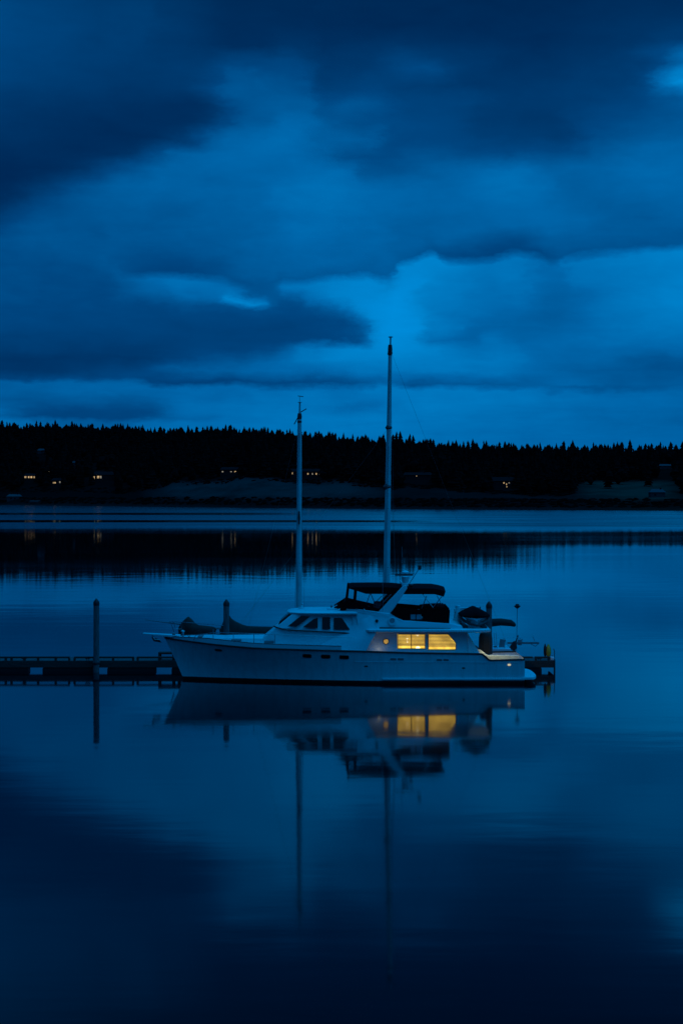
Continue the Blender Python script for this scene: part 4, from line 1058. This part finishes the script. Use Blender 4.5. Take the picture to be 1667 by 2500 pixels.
for (y_, w_, r_), pk in zip(ys, (.05, .16, .28, .36, .40, .34)):
    ww = w_ + .10
    rings.append([(cx_ - ww, y_ - .03, zg + .03)] + [(cx_ + ww * f, y_ - .03, zg + .09 + pk * (1 - abs(f)) ** .85) for f in np.linspace(-1, 1, 9)] + [(cx_ + ww, y_ - .03, zg + .03)])
cvr.loft(rings); cvr.build('cover', M['canvas'], dg, sharp=40)
# ------------------------------------------------------------------ anchor hanging at the bow roller
an = thing('anchor', W(374, 1556, YC), 'galvanised anchor hanging under the bow platform of the yacht', 'anchor')
a, b = W(371, 1547, YC - .05), W(378, 1561, YC - .05)
MB().tube([a, b, W(392, 1562, YC - .05)], [.03, .035, .03], 8).build('shank', M['steel'], an)
f = MB(); p0, p1, p2, p3 = W(370, 1555, YC), W(376, 1566, YC), W(396, 1569, YC), W(385, 1559, YC)
f.add([p0, p1, p2, p3, p1 + Vector((.02, -.22, .02)), p1 + Vector((.02, .22, .02))], [(0, 4, 2), (0, 2, 5), (0, 1, 4), (1, 2, 4), (0, 5, 1), (1, 5, 2), (0, 3, 2)]); f.build('fluke', M['greyd'], an)
c = W(376, 1557.5, YC - .2); MB().lathe(c, [(.01, -.045), (.045, 0), (.01, .045)], 10).build('shackle', M['steel'], an)

# ------------------------------------------------------------------ schooner on the far side of the dock
SY = 9.3
sc_ = thing('schooner', (0, SY, 0), 'two masted sailboat with olive sail covers moored beyond the dock behind the white yacht', 'sailboat')
def S(px, py, dy=0.): return W(px, py, SY + dy)
def build_schooner():
    x0, x1 = WX(436, SY), WX(1244, SY); L = x1 - x0
    hb = lambda t: 1.75 * (1 - abs(2 * (t - .5)) ** 2.4) ** .75 * (1 if t < .55 else 1) + (.35 if t > .9 else 0) * (t - .9) * 10
    sheer = lambda t: 1.22 - 1.5 * t + 1.05 * t * t
    rings = []
    for t_ in np.linspace(0.002, .998, 26):
        h = max(.04, hb(t_)); z = sheer(t_)
        rings.append([(x0 + L * (t_ if True else 0) + (.5 if 0 else 0) * f, SY + h * math.copysign(min(1, abs(g)), g), zz) for g, zz, f in ((-.75, -.2, 0), (-.92, .25, 0), (-1, z, 0), (-.96, z + .04, 0), (.96, z + .04, 0), (1, z, 0), (.92, .25, 0), (.75, -.2, 0))])
    hu = MB().loft(rings).build('hull', M['gelcoat_trim'], sc_, sharp=50)
    MB().tube([Vector(r[2]) for r in rings], .04, 6).build('rub_rail', M['rail'], hu)
    MB().box(WX(640, SY), WX(1060, SY), SY - .95, SY + .95, .5, 1.35).build('deckhouse', M['gelcoat_trim'], sc_, bevel=.08)
    MB().box(WX(1195, SY), WX(1242, SY), SY - 1.0, SY + .9, .55, .88).build('cockpit_coaming', M['gelcoat_trim'], sc_, bevel=.04)
    # bowsprit with pulpit
    MB().tube([S(352, 1513), S(416, 1521), S(470, 1527)], [.012, .03, .06], 8).build('bowsprit', M['midgrey'], sc_)
    pu = MB()
    for dy in (-.45, .45):
        pu.tube([S(412, 1518.5, dy * .3), S(428, 1518, dy), S(470, 1521, dy * 1.5), S(560, 1528, dy * 2.6)], .020, 6)
        pu.tube([S(417, 1518.5, dy * .5), S(426, 1545, dy * .7)], .018, 6); pu.tube([S(424, 1518.5, dy), S(429, 1535, dy), S(445, 1536, dy), S(441, 1522, dy)], .018, 6)
    build_split(pu, 'pulpit', M['steel'], sc_)
    def spar(px0, py0, px1, py1, r0, r1, name='mast'):
        a, b = S(px0, py0), S(px1, py1); n = 9
        return MB().tube([a.lerp(b, i / n) for i in range(n + 1)], [r0 + (r1 - r0) * (i / n) ** 1.3 for i in range(n + 1)], 12).build(name, M['mast'], sc_)
    m1 = spar(729, 1600, 731.5, 1016, .175, .105)
    MB().tube([S(731.6, 1018), S(732, 983)], [.06, .045], 8).lathe(S(732, 983), [(.1, 0), (.11, .03), (.03, .06)], 10).build('topmast', M['mast'], m1)
    m2 = spar(940.5, 1600, 952, 868, .195, .10)
    MB().tube([S(952, 870), S(953.2, 824)], [.06, .045], 8).lathe(S(953.2, 824), [(.12, 0), (.13, .04), (.03, .08)], 10).build('topmast', M['mast'], m2)
    ft = MB()
    for px, py, h_ in ((731.4, 1018, .4), (731.2, 1030, .2)): ft.lathe(S(px, py), [(.10, -h_ / 2), (.128, 0), (.10, h_ / 2)], 8)
    ft.tube([S(731, 1008), S(748, 998)], .03, 6); ft.tube([S(728, 1018), S(718, 1036)], .03, 6); build_split(ft, 'mast_fitting', M['greyd'], m1)
    ft = MB()
    for px, py, h_ in ((952, 853, .5), (951.8, 860, .4), (948.5, 1044, .3), (945, 1188, .35)): ft.lathe(S(px, py), [(.10, -h_ / 2), (.125 + .00035 * (py - 850), 0), (.10, h_ / 2)], 8)
    ft.tube([S(949, 852), S(947, 866)], .04, 6); ft.tube([S(955, 852), S(957, 864)], .03, 6); build_split(ft, 'mast_fitting', M['greyd'], m2)
    w = MB().tube([S(732, 983), S(731.5, 967)], .012, 5).tube([S(727, 966.5), S(741, 968.5)], .022, 5); w.build('wind_vane', M['greyd'], m1)
    MB().lathe(S(730, 1264, -.17), [(.04, -.35), (.07, 0), (.04, .35)], 8).build('mast_light', M['greyd'], m1)
    # standing rigging
    rg = MB()
    for a, b in (((731, 1030), (600, 1560)), ((948.5, 1044), (560, 1560)), ((953, 856), (1243, 1588))):
        rg.tube([S(*a), S(*b)], .0045, 4)
    for px, py, dx in ((731, 1018, -14), (731, 1018, 14), (952, 856, -16), (952, 856, 16), (948.5, 1044, -10), (948.5, 1044, 26)):
        for dy in (-1.5, 1.5): rg.tube([S(px, py), S(px + dx, 1590, dy)], .0055, 4)
    build_split(rg, 'stay', M['line'], sc_)
    def cover(pts, name, wid=.22, mt=M['olive']):      # pts: (px, top, bottom)
        rings = []; n = 14
        for i, (px, tp, bt) in enumerate(pts):
            a, b = S(px, tp), S(px, bt); c = (a + b) / 2; hz = (a.z - b.z) / 2
            w_ = wid * (.35 if i in (0, len(pts) - 1) else 1) * min(1.3, .7 + .5 * hz)
            rings.append([(c.x + .04 * math.sin(5 * k + i * 2.1), c.y + w_ * math.cos(2 * math.pi * k / n) * (1 - .35 * max(0, math.sin(2 * math.pi * k / n))), c.z + hz * math.sin(2 * math.pi * k / n)) for k in range(n)])
        return MB().loft(rings).build(name, mt, sc_, sharp=60)
    cover([(437, 1530, 1548), (442, 1524, 1552), (449, 1515, 1554), (456, 1506, 1555), (462, 1504.5, 1556), (468, 1511, 1556), (476, 1521, 1555), (486, 1525.5, 1554), (505, 1527.5, 1552), (521, 1530, 1549), (527, 1533, 1545)], 'sail_cover', .30)
    cover([(520, 1531, 1536), (532, 1531.5, 1536.5), (548, 1532, 1538)], 'sail_tie', .10, M['midgrey'])
    cover([(538, 1533, 1552), (545, 1522, 1555), (552, 1502, 1557), (558, 1500, 1558), (566, 1509, 1558), (576, 1517, 1558), (590, 1524, 1558), (606, 1528, 1557), (640, 1529.5, 1556), (676, 1530, 1552), (700, 1532, 1548)], 'sail_cover', .30)
    cover([(737, 1500, 1540), (760, 1512, 1538), (850, 1515, 1535), (925, 1517, 1532)], 'sail_cover', .26)
    cover([(950, 1496, 1546), (975, 1505, 1542), (1040, 1511, 1538), (1130, 1512.5, 1535), (1192, 1510.5, 1531), (1222, 1509.5, 1527.5), (1246, 1513, 1529), (1254, 1518, 1530.5), (1257, 1522, 1529)], 'sail_cover', .28, M['oliveb'])
    # stern gear
    po = MB().tube([S(1260, 1590), S(1262, 1484)], .016, 6); pole = po.build('stern_pole', M['grey'], sc_)
    c = S(1262, 1484); MB().lathe((c.x, c.y, c.z), [(.04, -.04), (.16, .06), (.18, .12), (.10, .14), (.10, .20), (.02, .22)], 12).build('lamp_head', M['greyd'], pole)
    MB().box(S(1238, 0).x, S(1315, 0).x, SY - .12, SY + .12, S(0, 1571.5).z, S(0, 1567.5).z).build('gangplank', M['midgrey'], sc_, bevel=.01)
    MB().tube([S(1295, 1572), S(1306, 1578), S(1313, 1572)], .015, 5).build('plank_bracket', M['greyd'], sc_)
    o = MB(); o.loft([[S(1243, 1585, -.1), S(1262, 1585, -.1), S(1262, 1585, .25), S(1243, 1585, .25)], [S(1240, 1590, -.1), S(1250, 1590, -.1), S(1250, 1590, .25), S(1240, 1590, .25)]])
    ob = MB()
    def slab(pts, d0, d1): return MB().loft([[S(px, py, d0) for px, py in pts], [S(px, py, d1) for px, py in pts]])
    slab([(1240, 1584), (1252, 1566), (1258, 1564), (1262, 1582), (1254, 1588)], -.18, .18).build('outboard_cowl', M['greyd'], sc_, bevel=.03)
    slab([(1237, 1602), (1250, 1588), (1259, 1584), (1252, 1597), (1246, 1603)], -.08, .08).build('outboard_leg', M['greyd'], sc_, bevel=.02)
    MB().tube([S(1258, 1568), S(1264, 1551)], .035, 6).build('tiller', M['greyd'], sc_)
    slab([(1220, 1560), (1234, 1562), (1229, 1585), (1216, 1583)], -.2, -.12).build('seat_back', M['midgrey'], sc_, bevel=.02)
    slab([(1263, 1560), (1275, 1562), (1272, 1576), (1262, 1574)], -.1, .2).build('stern_box', M['grey'], sc_, bevel=.04)
    slab([(1203, 1578), (1212, 1576), (1216, 1588), (1202, 1588)], -.3, .1).build('winch', M['greyd'], sc_, bevel=.03)
    rl = MB(); rl.tube([S(1205, 1557, -.9), S(1262, 1556, -.9), S(1276, 1562, .2)], .014, 6)
    for px in (1208, 1213, 1232): rl.tube([S(px, 1590, -.9), S(px - 3, 1545 if px < 1220 else 1557, -.9)], .014, 6)
    rl.tube([S(1305, 1566, 0), S(1299, 1552, 0)], .014, 6); build_split(rl, 'stern_rail', M['steel'], sc_)
build_schooner()

# ------------------------------------------------------------------ unseen lamps read off the warm glow on side deck and cockpit
def lamp(name, loc, power, col, r=.06, spot=None):
    l = bpy.data.lights.new(name, 'SPOT' if spot else 'POINT'); l.energy = power; l.color = col; l.shadow_soft_size = r
    o = bpy.data.objects.new(name, l); COL.objects.link(o); o.location = loc
    if spot:
        l.spot_size = math.radians(spot[0]); l.spot_blend = .6
        o.rotation_euler = Vector(spot[1]).to_track_quat('-Z', 'Y').to_euler()
    return o
v = W(925, 1588, YS - .32)
lamp('side_deck_lamp', v, .42, (1., .84, .46), .06)
v = W(1130, 1560, YC - 2.6)
lamp('cockpit_lamp', W(1205, 1549, -.75), 46, (1., .93, .55), .08, (106, (.30, .75, -1)))
